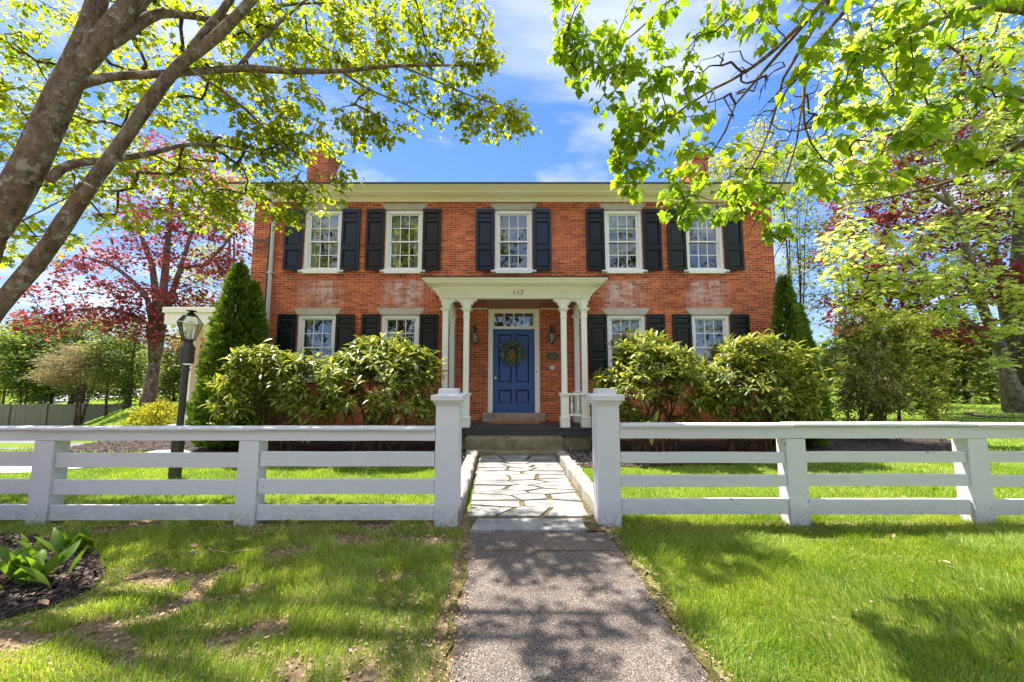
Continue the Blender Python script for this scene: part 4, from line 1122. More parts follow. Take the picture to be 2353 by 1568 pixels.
# roof of the porch: frieze, moulded cornice, flat top
fx0, fx1, fy0, fy1 = posts_x[0] - .065, posts_x[3] + .065, 8.095, WY - .002
prf = MB()
prf.box(fx0, fx1, fy0, fy0 + .12, PZT, PZT + .30).box(fx0, fx0 + .12, fy0 + .12, fy1, PZT, PZT + .30).box(fx1 - .12, fx1, fy0 + .12, fy1, PZT, PZT + .30)
proof = prf.build('porch_roof', 'porch_cream', house)
pz1 = Zat(638, 7.73)
v_, f_ = [], []
prof = [(.0, PZT + .20), (.03, PZT + .205), (.05, PZT + .235), (.29, PZT + .262), (.30, PZT + .275), (.33, PZT + .32), (.365, pz1 - .035), (.37, pz1)]
for o, z in prof: v_ += [(fx0 - o, fy1, z), (fx0 - o, fy0 - o, z), (fx1 + o, fy0 - o, z), (fx1 + o, fy1, z)]
for i in range(len(prof) - 1):
    for k in range(3): f_.append((i * 4 + k, i * 4 + k + 1, i * 4 + 5 + k, i * 4 + 4 + k))
m_ = 4 * (len(prof) - 1); f_.append((m_, m_ + 1, m_ + 2, m_ + 3))
MB().add(v_, f_).build('porch_cornice', 'porch_cream', proof).matrix_parent_inverse = HI
MB().box(fx0 - .385, fx1 + .385, fy0 - .385, fy1, pz1 + .002, pz1 + .022).build('roof_edge', 'roof', proof).matrix_parent_inverse = HI
cl = MB(); n = 26
for k in range(n):
    a = fx0 + .122 + (fx1 - fx0 - .244) * k / n; b = a + (fx1 - fx0 - .244) / n; cl.box(a + .002, b - .002, fy0 + .122, fy1, PZT + .006, PZT + .02)
cl.box(fx0 + .122, fx1 - .122, fy0 + .122, fy1, PZT + .021, PZT + .04)
cl.build('ceiling_board', 'ceiling', proof).matrix_parent_inverse = HI
MB().box(fx0 + .10, X0 - hw - .01, WY - .03, WY - .002, Zat(710, WY) - .012, Zat(710, WY) + .012).box(X0 + hw + .02, fx1 - .1, WY - .03, WY - .002, Zat(710, WY) - .012, Zat(710, WY) + .012).build('porch_moulding', 'porch_cream', house)
for x in posts_x:                                    # post heads run up the frieze as strips
    st_ = MB().box(x - .045, x + .045, fy0 - .022, fy0 - .001, PZT - .003, PZT + .205)
    for k in range(5): st_.box(x - .028, x + .028, fy0 - .034, fy0 - .0225, PZT + .02 + k * .036, PZT + .038 + k * .036)
    st_.build('frieze_strip', 'porch_cream', proof).matrix_parent_inverse = HI
def text(name, body, size, material, parent, loc, shear=0.0, ext=.004):
    cu = bpy.data.curves.new(name, 'FONT'); cu.body = body; cu.size = size; cu.extrude = ext; cu.align_x = 'CENTER'; cu.align_y = 'CENTER'; cu.shear = shear; cu.space_character = 1.15
    tmp = bpy.data.objects.new(name, cu); C.objects.link(tmp); bpy.context.view_layer.update()
    me = bpy.data.meshes.new_from_object(tmp.evaluated_get(bpy.context.evaluated_depsgraph_get())); bpy.data.objects.remove(tmp); me.materials.clear()
    o = link_mesh(name, me, material); o.rotation_euler = (R(90), 0, 0); o.location = loc
    if parent is not None:
        o.parent = parent; o.matrix_parent_inverse = HI if parent in (proof,) else Matrix.Identity(4)
    return o
tx = P(1190, 673.5, fy0)
text('house_number', '117', .145, 'iron', proof, (tx.x, fy0 - .005, tx.z), .12)

# downspout, cables
dsx = -5.92
MB().tube([(dsx, WY - .30, ez - .15), (dsx, WY - .28, Z_EAVE - .08), (dsx, WY - .07, Z_EAVE - .35), (dsx, WY - .07, 1.85), (dsx, WY - .075, 1.72), (dsx + .14, WY - .18, 1.45), (dsx + .2, WY - .30, 1.30)], .045, 10).build('downspout', 'galv', house, smooth=True)
MB().box(dsx - .06, dsx + .06, WY - .125, WY - .004, 4.05, 4.09).box(dsx - .06, dsx + .06, WY - .125, WY - .004, 2.45, 2.49).build('downspout_bracket', 'galv', house)
cbm = MB().tube([(dsx - .11, WY - .02, 5.35), (dsx - .12, WY - .02, 4.2), (dsx - .13, WY - .02, 2.9), (dsx - .15, WY - .02, 1.0)], .013, 6).tube([(dsx - .085, WY - .018, 5.3), (dsx - .09, WY - .018, 3.6), (dsx - .10, WY - .018, 1.0)], .008, 6)
lp = []
for k in range(26):
    t = k / 25 * 2 * math.pi * 1.35; lp.append((dsx - .30 + .24 * math.cos(t), WY - .05 - .004 * k, 4.72 + .10 * math.sin(t) + .003 * k))
cbm.tube(lp, .010, 5).tube([(dsx - .11, WY - .03, 5.0), (dsx - .2, WY - .06, 4.86), (dsx - .45, WY - .09, 4.88), (dsx - .53, WY - .05, 5.05)], .012, 5)
cbm.build('service_cable', 'cable', house)
# side porch on the left
sp = MB()
spx0 = Xat(372, 720, 11.4); z1, z0 = Zat(706, 11.4), Zat(745, 11.4)
sp.box(spx0, HX0 - .003, 11.4, 15.0, z1 - .16, z1).box(spx0 + .04, HX0 - .003, 11.45, 14.95, z0, z1 - .162)
spo = sp.build('side_porch', 'cream', house, bevel=.01)
px_ = Xat(436, 850, 11.7)
for yy in (11.72, 14.5):
    MB().box(px_ - .13, px_ + .13, yy - .13, yy + .13, .12, z0 - .003).box(px_ - .17, px_ + .17, yy - .17, yy + .17, z0 - .20, z0 - .1).build('side_porch_post', 'porch_cream', house, bevel=.008)
MB().box(spx0 + .3, HX0 - .003, 11.5, 14.9, -.05, .12).build('side_porch_floor', 'concrete', house)

# ---- things on the front of the house
def wall_lantern(px, py, label):
    c = P(px, py, WY - .12); t = thing('wall_lantern', label, 'lantern', (c.x, WY, c.z), 'lanterns beside the front door')
    x, y, z = c.x, c.y, c.z
    MB().lathe([(.05, -.0), (.05, .012)], n=12).build('wall_plate', 'bronze', t); o = t.children[-1]; o.matrix_parent_inverse = Matrix.Identity(4); o.rotation_euler = (R(90), 0, 0); o.location = (0, -.002, .22)
    MB().tube([(x, WY - .01, z + .22), (x, WY - .07, z + .29), (x, WY - .12, z + .28), (x, WY - .12, z + .20), (x, WY - .12, z + .17)], [.010, .011, .010, .012, .016], 8).build('arm', 'bronze', t, smooth=True)
    MB().lathe([(.015, .18), (.03, .165), (.045, .14), (.06, .125), (.065, .115), (.095, .10), (.095, .088)], (x, y, z), 6).build('cap', 'bronze', t)
    f = MB(); q = [(math.cos(2 * math.pi * (k + .5) / 6), math.sin(2 * math.pi * (k + .5) / 6)) for k in range(6)]
    for a, b in q: f.tube([(x + a * .055, y + b * .055, z - .13), (x + a * .078, y + b * .078, z + .09)], .007, 4)
    f.lathe([(.02, -.185), (.03, -.165), (.045, -.155), (.065, -.145), (.065, -.125)], (x, y, z), 6).build('cage', 'bronze', t)
    MB().lathe([(.054, -.124), (.076, .087)], (x, y, z), 6).build('glass', 'lamp_glass', t)
    MB().lathe([(.013, -.124), (.013, -.02), (.017, .0), (.010, .05), (.002, .065)], (x, y, z), 8).build('bulb', 'candle', t, smooth=True)
wall_lantern(1090.5, 775, 'bronze wall lantern beside the door knob side of the blue door')
wall_lantern(1269.5, 775, 'bronze wall lantern above the oval plaque')
c_ = P(1269, 819.5, WY)
pl = thing('oval_plaque', 'oval dark plaque with gilt rim on the brick wall right of the door', 'plaque', (c_.x, WY, c_.z))
E = [(math.cos(t), math.sin(t)) for t in np.linspace(0, 2 * math.pi, 41)[:-1]]
MB().prism([(c_.x + .17 * a, c_.z + .104 * b) for a, b in E], WY - .020, WY - .003, 'y').build('board', 'plaque', pl)
MB().tube([(c_.x + .172 * a, WY - .021, c_.z + .106 * b) for a, b in E + E[:1]], .0085, 6, cap=False).build('rim', 'brass', pl)
ln = MB()                                             # worn gilt lettering, too small to read in the photo
for k, (wd_, zz_) in enumerate(((.03, .062), (.12, .030), (.13, -.005), (.12, -.036), (.06, -.062))):
    x = -wd_
    while x < wd_:
        g_ = random.uniform(.012, .028); ln.box(c_.x + x, c_.x + min(x + g_, wd_), WY - .0225, WY - .0205, c_.z + zz_ - .006, c_.z + zz_ + .006); x += g_ + .008
ln.build('lettering', 'brass', pl)
c_ = P(1269.3, 845, WY)
nb_ = thing('number_tile', 'small white tile marked 15 below the oval plaque', 'tile', (c_.x, WY, c_.z))
MB().box(c_.x - .056, c_.x + .056, WY - .018, WY - .003, c_.z - .045, c_.z + .045).build('tile', 'porcelain', nb_, bevel=.004)
t_ = text('numerals', '15', .075, 'bronze', None, (0, -.0195, 0), 0, .001); t_.parent = nb_
for px, py, r_ in ((1233.5, 853, .016),):
    c_ = P(px, py, WY + .02); b_ = MB().lathe([(r_, 0), (r_, .008), (r_ * .6, .012), (r_ * .55, .018)], n=12).build('doorbell', 'bronze', loc=(c_.x, WY + .028, c_.z)); b_.rotation_euler = (R(90), 0, 0)
    tag(b_, 'small round doorbell on the white door casing', 'doorbell')
mt_ = MB(); rr = np.random.default_rng(4)
mt_.box(X0 - .57, X0 + .60, WY - .52, WY - .17, DZ + .001, DZ + .022)
tag(mt_.build('doormat', 'mat', bevel=.008), 'brown coir doormat on the dark porch floor', 'doormat')
# wreath on the door
wc = P(1176.5, 811, dy - .05); wr = thing('wreath', 'green leaf wreath with dried flowers hanging on the blue door', 'wreath', (wc.x, dy, wc.z))
rw = np.random.default_rng(17); k = 620
t = rw.random(k) * 2 * math.pi; rad_ = .205 + rw.normal(0, .030, k)
pos = np.stack([wc.x + rad_ * np.cos(t), dy - .035 - np.abs(rw.normal(0, .022, k)), wc.z + rad_ * np.sin(t)], 1)
tip = np.stack([-np.sin(t) * .7 + np.cos(t) * rw.normal(.3, .7, k), -np.abs(rw.normal(.3, .3, k)), np.cos(t) * .7 + np.sin(t) * rw.normal(.3, .7, k)], 1)
nor = rw.normal(0, .5, (k, 3)); nor[:, 1] -= 1
link_mesh('foliage', leaf_mesh('foliage', T_OVAL, pos, tip, nor, .075 * rw.uniform(.6, 1.3, k)), 'wreath', wr)
MB().tube([(wc.x + .205 * math.cos(a), dy - .03, wc.z + .205 * math.sin(a)) for a in np.linspace(0, 2 * math.pi, 30)], .022, 6, cap=False).build('hoop', 'stem', wr)
k = 60; pos = np.stack([wc.x + .0 + rw.normal(0, .03, k), dy - .05 + rw.normal(0, .012, k), wc.z + rw.uniform(-.10, .10, k)], 1)
tip = rw.normal(0, .4, (k, 3)); tip[:, 2] -= .8; nor = rw.normal(0, .5, (k, 3)); nor[:, 1] -= 1
link_mesh('dried_flower', leaf_mesh('dried_flower', T_LONG, pos, tip, nor, .09 * rw.uniform(.6, 1.3, k)), 'feather', wr)

# ------------------------------------------------------------------ white board fences
FY = 4.0
def board(mb, xa, xb, z0, z1, y0, y1, r, sag=.006):
    n = max(2, int(abs(xb - xa) / .3)); vs, fs = [], []
    for i in range(n + 1):
        x = xa + (xb - xa) * i / n; d = r.normal(0, .0012); e = r.normal(0, .0012)
        vs += [(x, y0 + d, z0 + e), (x, y1 + d, z0 + e), (x, y1 + d, z1 + e), (x, y0 + d, z1 + e)]
    for i in range(n):
        for k in range(4): fs.append((i * 4 + k, i * 4 + (k + 1) % 4, i * 4 + 4 + (k + 1) % 4, i * 4 + 4 + k))
    fs += [(3, 2, 1, 0), (n * 4, n * 4 + 1, n * 4 + 2, n * 4 + 3)]
    mb.add(vs, fs)
def fence(name, label, posts, gate, sgn, zs_, seed):
    r = np.random.default_rng(seed)
    f = thing(name, label, 'fence', ((gate[0] + gate[1]) / 2, FY + .1, 0), 'white board fences either side of the walk')
    # gate post with moulded cap
    g = MB().box(gate[0], gate[1], FY, FY + .235, -.05, 1.20)
    gp = g.build('gate_post', 'fence_post', f, bevel=.008)
    cx, cy = (gate[0] + gate[1]) / 2, FY + .1175; a = (gate[1] - gate[0]) / 2
    cp = MB().rings(cx - a, cx + a, cy - .1175, cy + .1175, [(.001, 1.19), (.004, 1.20), (.022, 1.235), (.022, 1.25), (.046, 1.252), (.046, 1.305), (.040, 1.308), (-.018, 1.318), (-.02, 1.365), (-.026, 1.372)])
    o = cp.build('post_cap', 'fence_post', gp, bevel=.004)
    ends = [gate[0] if sgn < 0 else gate[1]]
    for i, (pa, pb) in enumerate(posts):
        chip = (sgn > 0 and i == 0)
        p = MB().box(pa, pb, FY, FY + .155, -.05, zs_[0][0] - .002)
        o = p.build('post', 'fence_chip' if chip else 'fence_post', f, bevel=.006)
        if chip: o['label'] = 'post with flaked paint at its foot'
    xa = ends[0]
    seq = posts + [None]
    for i, nx_ in enumerate(seq):
        xb = (nx_[1] if sgn < 0 else nx_[0]) if nx_ else xa + sgn * 2.0
        for j, (z0, z1) in enumerate(zs_):
            y0 = FY + .022 + r.normal(0, .003)
            b = MB(); t0 = r.normal(0, .004)
            if j == 0: continue
            board(b, xa + sgn * r.uniform(.003, .009), xb - sgn * r.uniform(.003, .009), z0 + t0, z1 + t0, y0, y0 + .032, r)
            b.build('rail', 'fence', f, bevel=.003)
        xa = (nx_[0] if sgn < 0 else nx_[1]) if nx_ else xb
    z0, z1 = zs_[0]
    b = MB(); board(b, ends[0] + sgn * .002, xa, z0, z1 - .029, FY - .004, FY + .034, r)
    b.build('top_rail', 'fence', f, bevel=.003)
    cuts = [ends[0] + sgn * .003] + [(pa + pb) / 2 + r.normal(0, .03) for pa, pb in posts] + [xa]
    for c0, c1 in zip(cuts, cuts[1:]):
        b = MB(); dz = r.normal(0, .0025); board(b, c0 + sgn * .0025, c1 - sgn * .0025, z1 - .025 + dz, z1 + dz, FY - .03 + r.normal(0, .003), FY + .175, r)
        b.build('cap_rail', 'fence', f, bevel=.004)
zz = lambda a, b: (Zat(b, FY), Zat(a, FY))
fence('board_fence', 'white four board fence in front of the lamp post', [(-2.79, -2.585), (-4.88, -4.68), (-6.95, -6.75)], (-.785, -.545), -1,
      [zz(983, 1013), zz(1041, 1075), zz(1104, 1138), zz(1163, 1198)], 21)
fence('board_fence', 'white four board fence in front of the right hand arborvitae and lawn maple', [(2.80, 3.00), (4.66, 4.86), (6.6, 6.8)], (.868, 1.105), 1,
      [zz(975, 1008), zz(1040, 1065), zz(1093, 1120), zz(1149, 1185)], 22)

# ------------------------------------------------------------------ lamp post
lc = P(401, 1100, 5.87); lx, ly = lc.x, lc.y
lamp = thing('lamp_post', 'dark brown wooden lamp post with glass lantern beside left arborvitae', 'lamp post', (lx, ly, 0))
zt = P(415, 782, ly).z; zl = P(415, 712, ly).z
s = .055
pp = MB().box(-s, s, -s, s, -.1, .72)
k = .02; s2 = .040
octa = lambda s, k: [(-s + k, -s), (s - k, -s), (s, -s + k), (s, s - k), (s - k, s), (-s + k, s), (-s, s - k), (-s, -s + k)]
pp.add([(-s, -s, .72), (s, -s, .72), (s, s, .72), (-s, s, .72), (-s2, -s2, .78), (s2, -s2, .78), (s2, s2, .78), (-s2, s2, .78)], [(0, 1, 5, 4), (1, 2, 6, 5), (2, 3, 7, 6), (3, 0, 4, 7)])
pp.prism(octa(s2, .02), .78, zt - .48, 'z')
pp.lathe([(.044, 0), (.058, .015), (.058, .03), (.043, .05), (.043, .07), (.055, .085), (.055, .10)], (0, 0, zt - .48), 16)
pp.prism(octa(.074, .022), zt - .36, zt - .13, 'z')
pp.add([(-.074, -.074, zt - .129), (.074, -.074, zt - .129), (.074, .074, zt - .129), (-.074, .074, zt - .129), (-.045, -.045, zt - .06), (.045, -.045, zt - .06), (.045, .045, zt - .06), (-.045, .045, zt - .06)], [(0, 1, 5, 4), (1, 2, 6, 5), (2, 3, 7, 6), (3, 0, 4, 7)])
pp.prism(octa(.045, .012), zt - .06, zt, 'z')
po = pp.build('post', 'post_brown', lamp); po.matrix_parent_inverse = Matrix.Identity(4)
H = zl - zt
b0, b1, b2 = .068, .132, .070; za, zb_, zc_ = zt + .01, zt + H * .56, zt + H * .80
cage = MB(); g = MB()
A = [(-1, -1), (1, -1), (1, 1), (-1, 1)]
for i in range(4):
    p, q = A[i], A[(i + 1) % 4]
    ca, sa_ = math.cos(R(24)), math.sin(R(24)); f3 = lambda s_, c_, z_: ((c_[0] * ca - c_[1] * sa_) * s_, (c_[0] * sa_ + c_[1] * ca) * s_, z_)
    cage.tube([f3(b0, p, za), f3(b1, p, zb_), f3(b2, p, zc_)], .0060, 4)
    for s_, z_ in ((b0, za), (b1, zb_), (b2, zc_)): cage.tube([f3(s_, p, z_), f3(s_, q, z_)], .0060, 4)
    g.add([f3(b0, p, za), f3(b0, q, za), f3(b1, q, zb_), f3(b1, p, zb_)], [(0, 1, 2, 3)]); g.add([f3(b1, p, zb_), f3(b1, q, zb_), f3(b2, q, zc_), f3(b2, p, zc_)], [(0, 1, 2, 3)])
cage.lathe([(.072, zc_ - .0), (.075, zc_ + .012), (.05, zc_ + .03), (.03, zc_ + .045), (.028, zc_ + .06), (.07, zc_ + .066), (.065, zc_ + .08), (.015, zc_ + .09), (.012, zl - .03), (.02, zl - .02), (.002, zl)], n=12)
cage.lathe([(.09, za - .012), (.09, za - .002)], n=4)
for nm, mb_, mt__ in (('lantern_frame', cage, 'iron'), ('glass', g, 'lamp_glass')):
    o = mb_.build(nm, mt__, lamp); o.matrix_parent_inverse = Matrix.Identity(4)
cd = MB()
for a in range(3):
    x, y = .035 * math.cos(a * 2.1), .035 * math.sin(a * 2.1); cd.lathe([(.011, za), (.011, za + .12), (.014, za + .135), (.009, za + .18), (.001, za + .20)], (x, y, 0), 8)
o = cd.build('candle_bulbs', 'candle', lamp, smooth=True); o.matrix_parent_inverse = Matrix.Identity(4)
lamp.rotation_euler = (R(.3), R(1.2), R(4))

# ------------------------------------------------------------------ trees and shrubs
def px_limb(pts, it=2):
    """limb traced on the photo: (x, y, distance, width in photo px) -> smooth (x,y,z,r)"""
    out = []
    for x, y, Y, wd in pts:
        p = P(x, y, Y); dep = Y * _cp + (p.z - CAM_H) * _sp
        out.append((p.x, p.y, p.z, wd * dep / F_PX / 2))
    return smooth_line(out, it)
def bumpy(limb, r, amt=.06):
    return [(x, y, z, rad * (1 + r.normal(0, amt))) for x, y, z, rad in limb]
def tree(name, label, cat, limbs, targets, seed, leaf, per, spread, size, tpl, bark='bark_dark', twig='bark_twig', group=None, n_side=10, crown='crown',
         droop=.5, flat=.7, step=.14, r_tip=.004, power=.5, r_max=.05, min_z=None, bare=None, extra=None, along=.6, sag=.10, twig_n=4, tuft=None):
    r = np.random.default_rng(seed)
    b = limbs[0][0]
    t = thing(name, label, cat, (b[0], b[1], float(gz(b[0], b[1]))), group)
    tm = MB()
    for L in limbs: tm.tube([q[:3] for q in L], [q[3] for q in bumpy(L, r, .03)], n_side if L[0][3] > .03 else 6)
    tm.build('trunk', bark, t, smooth=True)
    ch = grow(limbs, targets, r, step=step, r_tip=r_tip, power=power, r_max=r_max, avoid=min_z, sag=sag)
    bm_ = MB(); chains_mb(bm_, ch, twig_n)
    if bare is not None:
        lim2 = limbs + [[(*q, rr_) for q, rr_ in zip(p_, r_)] for p_, r_ in ch[::3]]
        chains_mb(bm_, grow(lim2, bare, r, step=step, r_tip=r_tip * 1.7, power=power, r_max=r_max * .5, avoid=min_z, sag=sag), twig_n)
    if per > 0:
        p, a, n, s = tufts_on(ch, per, spread, size, r, tuft) if tuft else leaves_on(ch, per, spread, size, r, droop=droop, flat=flat, along=along)
        if extra: pass
        twig_leaf_mesh(crown, bm_, leaf_mesh(crown + '_leaves', tpl, p, a, n, s), twig, leaf, t)
    return t

def D(c):  # positions measured on a crop of the photo 1.531x larger than the file, left top corner
    return c
k2 = .5 * 1.0007                     # crop -> 2353 px picture
def cr1(pts): return [(x * k2, y * k2, Y, wd * k2 * .78) for x, y, Y, wd in pts]

# --- maple whose two trunks lean in from the left
base = (-5.15, 3.25, -.1)
tA = [(base[0], base[1], -.1, .24), (base[0] + .03, base[1], .35, .185), (-4.98, 3.3, 1.2, .15)] + list(px_limb(cr1([(-60, 1080, 3.40, 157), (120, 800, 3.42, 151), (225, 560, 3.45, 144), (315, 370, 3.5, 131), (382, 210, 3.55, 105), (450, 0, 3.6, 92), (520, -260, 3.7, 74), (640, -620, 3.9, 49), (760, -1000, 4.1, 20)]), 1))
lead2 = list(px_limb(cr1([(300, 420, 3.47, 60), (345, 340, 3.5, 96), (410, 255, 3.54, 112), (505, 140, 3.6, 108), (620, 0, 3.7, 98), (860, -240, 3.95, 75), (1200, -560, 4.3, 40), (1500, -800, 4.6, 16)]), 1))
tB = [(base[0] + .12, base[1] + .1, .3, .12), (-4.95, 3.42, 1.2, .105)] + list(px_limb(cr1([(-130, 1570, 3.5, 93), (30, 1365, 3.52, 88), (200, 1170, 3.55, 85), (320, 985, 3.6, 84), (400, 870, 3.62, 77), (560, 655, 3.7, 69), (720, 420, 3.8, 64), (830, 290, 3.86, 60), (960, 200, 3.95, 58), (1060, 105, 4.0, 53), (1165, -10, 4.08, 48), (1330, -230, 4.25, 37), (1560, -520, 4.6, 21), (1750, -760, 4.9, 9)]), 1))
b1 = px_limb(cr1([(330, 400, 3.5, 44), (420, 372, 3.56, 52), (520, 350, 3.66, 46), (720, 342, 3.85, 42), (880, 330, 4.0, 42), (1000, 322, 4.12, 38), (1120, 312, 4.25, 40), (1300, 326, 4.45, 36), (1568, 330, 4.7, 26), (1800, 300, 4.9, 18), (2080, 302, 5.1, 12), (2280, 300, 5.3, 5)]))
b1b = px_limb(cr1([(1840, 305, 4.92, 11), (2000, 370, 4.95, 10), (2200, 460, 5.0, 7), (2420, 510, 5.05, 4)]))
b2 = px_limb(cr1([(225, 830, 3.45, 46), (290, 765, 3.52, 50), (380, 745, 3.66, 46), (470, 740, 3.8, 44), (560, 725, 3.95, 38), (680, 710, 4.1, 30), (830, 665, 4.4, 22), (1000, 660, 4.7, 14), (1220, 720, 5.0, 8), (1420, 800, 5.2, 4)]))
b3 = px_limb(cr1([(880, 230, 3.9, 50), (940, 150, 3.98, 46), (1000, 80, 4.05, 44), (1070, -20, 4.15, 38), (1160, -160, 4.3, 28), (1280, -340, 4.5, 14)]))
b4 = px_limb(cr1([(500, 205, 3.6, 60), (590, 150, 3.72, 56), (660, 95, 3.82, 56), (730, 58, 3.92, 50), (850, 70, 4.1, 34), (960, 92, 4.3, 28), (1050, 78, 4.5, 24), (1250, 30, 4.8, 20), (1450, 10, 5.1, 12), (1700, 40, 5.3, 6)]))
b5 = px_limb(cr1([(830, 290, 3.9, 22), (1000, 400, 4.15, 18), (1150, 520, 4.4, 15), (1260, 640, 4.7, 12), (1400, 750, 5.0, 8), (1560, 830, 5.2, 4)]))
b6 = px_limb(cr1([(1095, 310, 4.25, 24), (1200, 180, 4.35, 22), (1330, 60, 4.5, 18), (1420, -10, 4.6, 13)]))
b7 = px_limb(cr1([(1568, 330, 4.7, 14), (1700, 420, 4.9, 11), (1850, 470, 5.0, 8), (2000, 560, 5.1, 4)]))
b8 = px_limb(cr1([(120, 560, 3.45, 14), (60, 500, 3.7, 13), (-20, 420, 4.2, 10)]))
limbs = [tA, lead2, tB, b1, b1b, b2, b3, b4, b5, b6, b7]
r = np.random.default_rng(101)
B = lambda *a: blob_px(*a, r)
tg = [B(90, 130, 5.6, 150, 140, 1.2, 95), B(70, 330, 5.8, 120, 140, 1.0, 80), B(230, 330, 5.6, 90, 120, 1.0, 45), B(330, 110, 5.2, 170, 120, 1.0, 85),
      B(330, 290, 5.3, 110, 90, .9, 40), B(560, 70, 5.0, 190, 85, 1.0, 95), B(790, 50, 5.2, 190, 70, .9, 85), B(1010, 50, 5.3, 150, 65, .7, 62), B(1110, 90, 5.2, 60, 60, .4, 14),
      B(560, 200, 5.0, 170, 55, .8, 50), B(780, 130, 5.1, 160, 60, .8, 55), B(960, 140, 5.2, 130, 50, .6, 36), B(1120, 150, 5.2, 80, 30, .3, 18),
      B(1060, 230, 5.1, 80, 36, .35, 16), B(1120, 270, 5.05, 85, 38, .35, 24), B(1190, 275, 5.0, 45, 30, .2, 12), B(960, 250, 5.2, 60, 40, .4, 12),
      B(650, 270, 5.1, 150, 60, .8, 62), B(840, 280, 5.2, 100, 50, .5, 40), B(890, 315, 5.1, 50, 20, .25, 7),
      B(500, 320, 5.2, 150, 70, .9, 50), B(620, 350, 5.3, 80, 50, .6, 25), B(740, 320, 5.3, 60, 20, .4, 8), B(800, 415, 5.3, 26, 24, .25, 6), B(400, 420, 5.3, 110, 60, .8, 28),
      B(560, 430, 5.3, 150, 45, .7, 37), B(700, 452, 5.3, 95, 32, .5, 24), B(500, 490, 5.2, 100, 34, .6, 23), B(660, 500, 5.3, 50, 24, .3, 10), B(360, 480, 5.3, 90, 40, .6, 15),
      B(250, 500, 5.2, 70, 40, .6, 14), B(90, 540, 5.6, 80, 36, .6, 22), B(50, 590, 5.7, 45, 30, .4, 10), B(180, 430, 5.5, 60, 50, .6, 14), B(30, 230, 5.0, 90, 120, .8, 30),
      blob((-2.0, 4.15, 6.6), (1.05, .95, .5), 40, r), blob((-3.3, 4.4, 7.0), (1.0, 1.0, .5), 16, r), blob((-3.8, 3.4, 7.4), (1.8, 1.6, 1.0), 16, r), blob((-1.0, 3.3, 6.7), (1.1, .8, .5), 22, r), blob((-2.9, 2.9, 6.4), (1.3, 1.0, .6), 14, r), blob((-5.4, 2.8, 6.6), (1.3, 1.3, 1.0), 22, r)]
tree('maple_tree', 'maple with two lichen spotted trunks leaning in above the front fence', 'tree', limbs, np.concatenate(tg), 201, 'leaf_maple', 8.8, .085, .063, T_MAPLE_S, tuft=.8,
     bark='bark_front', min_z=2.6, n_side=16, r_tip=.0024, droop=.75, flat=.62, step=.12, power=.46, r_max=.03, along=.75)
mt1 = [o for o in bpy.data.objects if o.name == 'maple_tree'][0]
kc = P(193, 437, 3.50); kn_ = MB()
kn_.lathe([(.070, -.05), (.074, .02), (.066, .040), (.052, .042), (.044, .012), (.030, .016), (.012, .010)], n=14)
ko = kn_.build('knot', 'bark_front', mt1, smooth=True); ko.matrix_parent_inverse = Matrix.Translation(-Vector(mt1.location)); ko.location = kc; ko.rotation_euler = (R(75), 0, R(-15))

# --- maple hanging in from the upper right (its trunk stands outside the picture)
tr_base = (6.3, 2.6)
T0 = [(6.3, 2.6, -.1, .30), (6.25, 2.62, 1.0, .24), (6.1, 2.7, 2.6, .21), (5.9, 2.8, 4.2, .17), (5.75, 2.9, 6.0, .11), (5.6, 3.0, 8.0, .04)]
def from_trunk(z, pts): return [(T0[2][0] - (z - 2.6) * .12, T0[2][1] + (z - 2.6) * .06, z, .09)] + list(px_limb(pts, 1))
q1 = from_trunk(4.3, [(2420, 60, 2.15, 18.7), (2240, -60, 2.16, 15.4), (2060, -90, 2.23, 14.3), (1950, -60, 2.30, 13.2), (1885, 10, 2.38, 11.6), (1820, 75, 2.45, 9.9), (1770, 125, 2.52, 8.8), (1700, 175, 2.63, 6.6), (1620, 215, 2.74, 4.4), (1500, 300, 2.88, 2.8), (1430, 350, 2.95, 2.0)])
q2 = from_trunk(4.8, [(2300, -180, 2.38, 16.5), (2000, -220, 2.52, 13.2), (1800, -160, 2.66, 9.4), (1650, -80, 2.77, 7.2), (1560, -20, 2.84, 5.0), (1480, 60, 2.92, 3.3), (1390, 130, 2.99, 2.2), (1310, 180, 3.02, 2.0)])
q3 = from_trunk(3.6, [(2440, 260, 2.15, 18.7), (2353, 330, 2.16, 13.2), (2270, 380, 2.38, 11.0), (2180, 420, 2.59, 7.7), (2060, 450, 2.74, 5.0), (1950, 470, 2.88, 3.3)])
q4 = from_trunk(4.2, [(2420, 40, 2.15, 19.8), (2330, 20, 2.15, 14.3), (2220, 20, 2.15, 9.9), (2100, 70, 2.15, 5.5), (2010, 130, 2.15, 2.8)])
q5 = [q1[8]] + list(px_limb([(1800, 180, 2.59, 6.1), (1775, 280, 2.70, 5.0), (1740, 370, 2.84, 3.9), (1690, 440, 3.02, 2.8), (1640, 500, 3.17, 2.0)], 1))
q6 = [q1[6]] + list(px_limb([(1860, 120, 2.52, 6.6), (1845, 220, 2.59, 5.5), (1850, 310, 2.66, 4.4), (1900, 380, 2.81, 3.3), (1990, 415, 2.95, 2.2)], 1))
q7 = [q1[9]] + list(px_limb([(1690, 240, 2.74, 5.0), (1660, 320, 2.88, 4.4), (1600, 390, 3.02, 3.3), (1540, 440, 3.17, 2.0)], 1))
q8 = [q6[3]] + list(px_limb([(1830, 330, 2.74, 3.9), (1800, 430, 2.88, 3.3), (1745, 490, 3.10, 2.8), (1720, 540, 3.24, 2.0)], 1))
limbs = [T0, q1, q2, q3, q4, q5, q6, q7, q8]
r = np.random.default_rng(103)
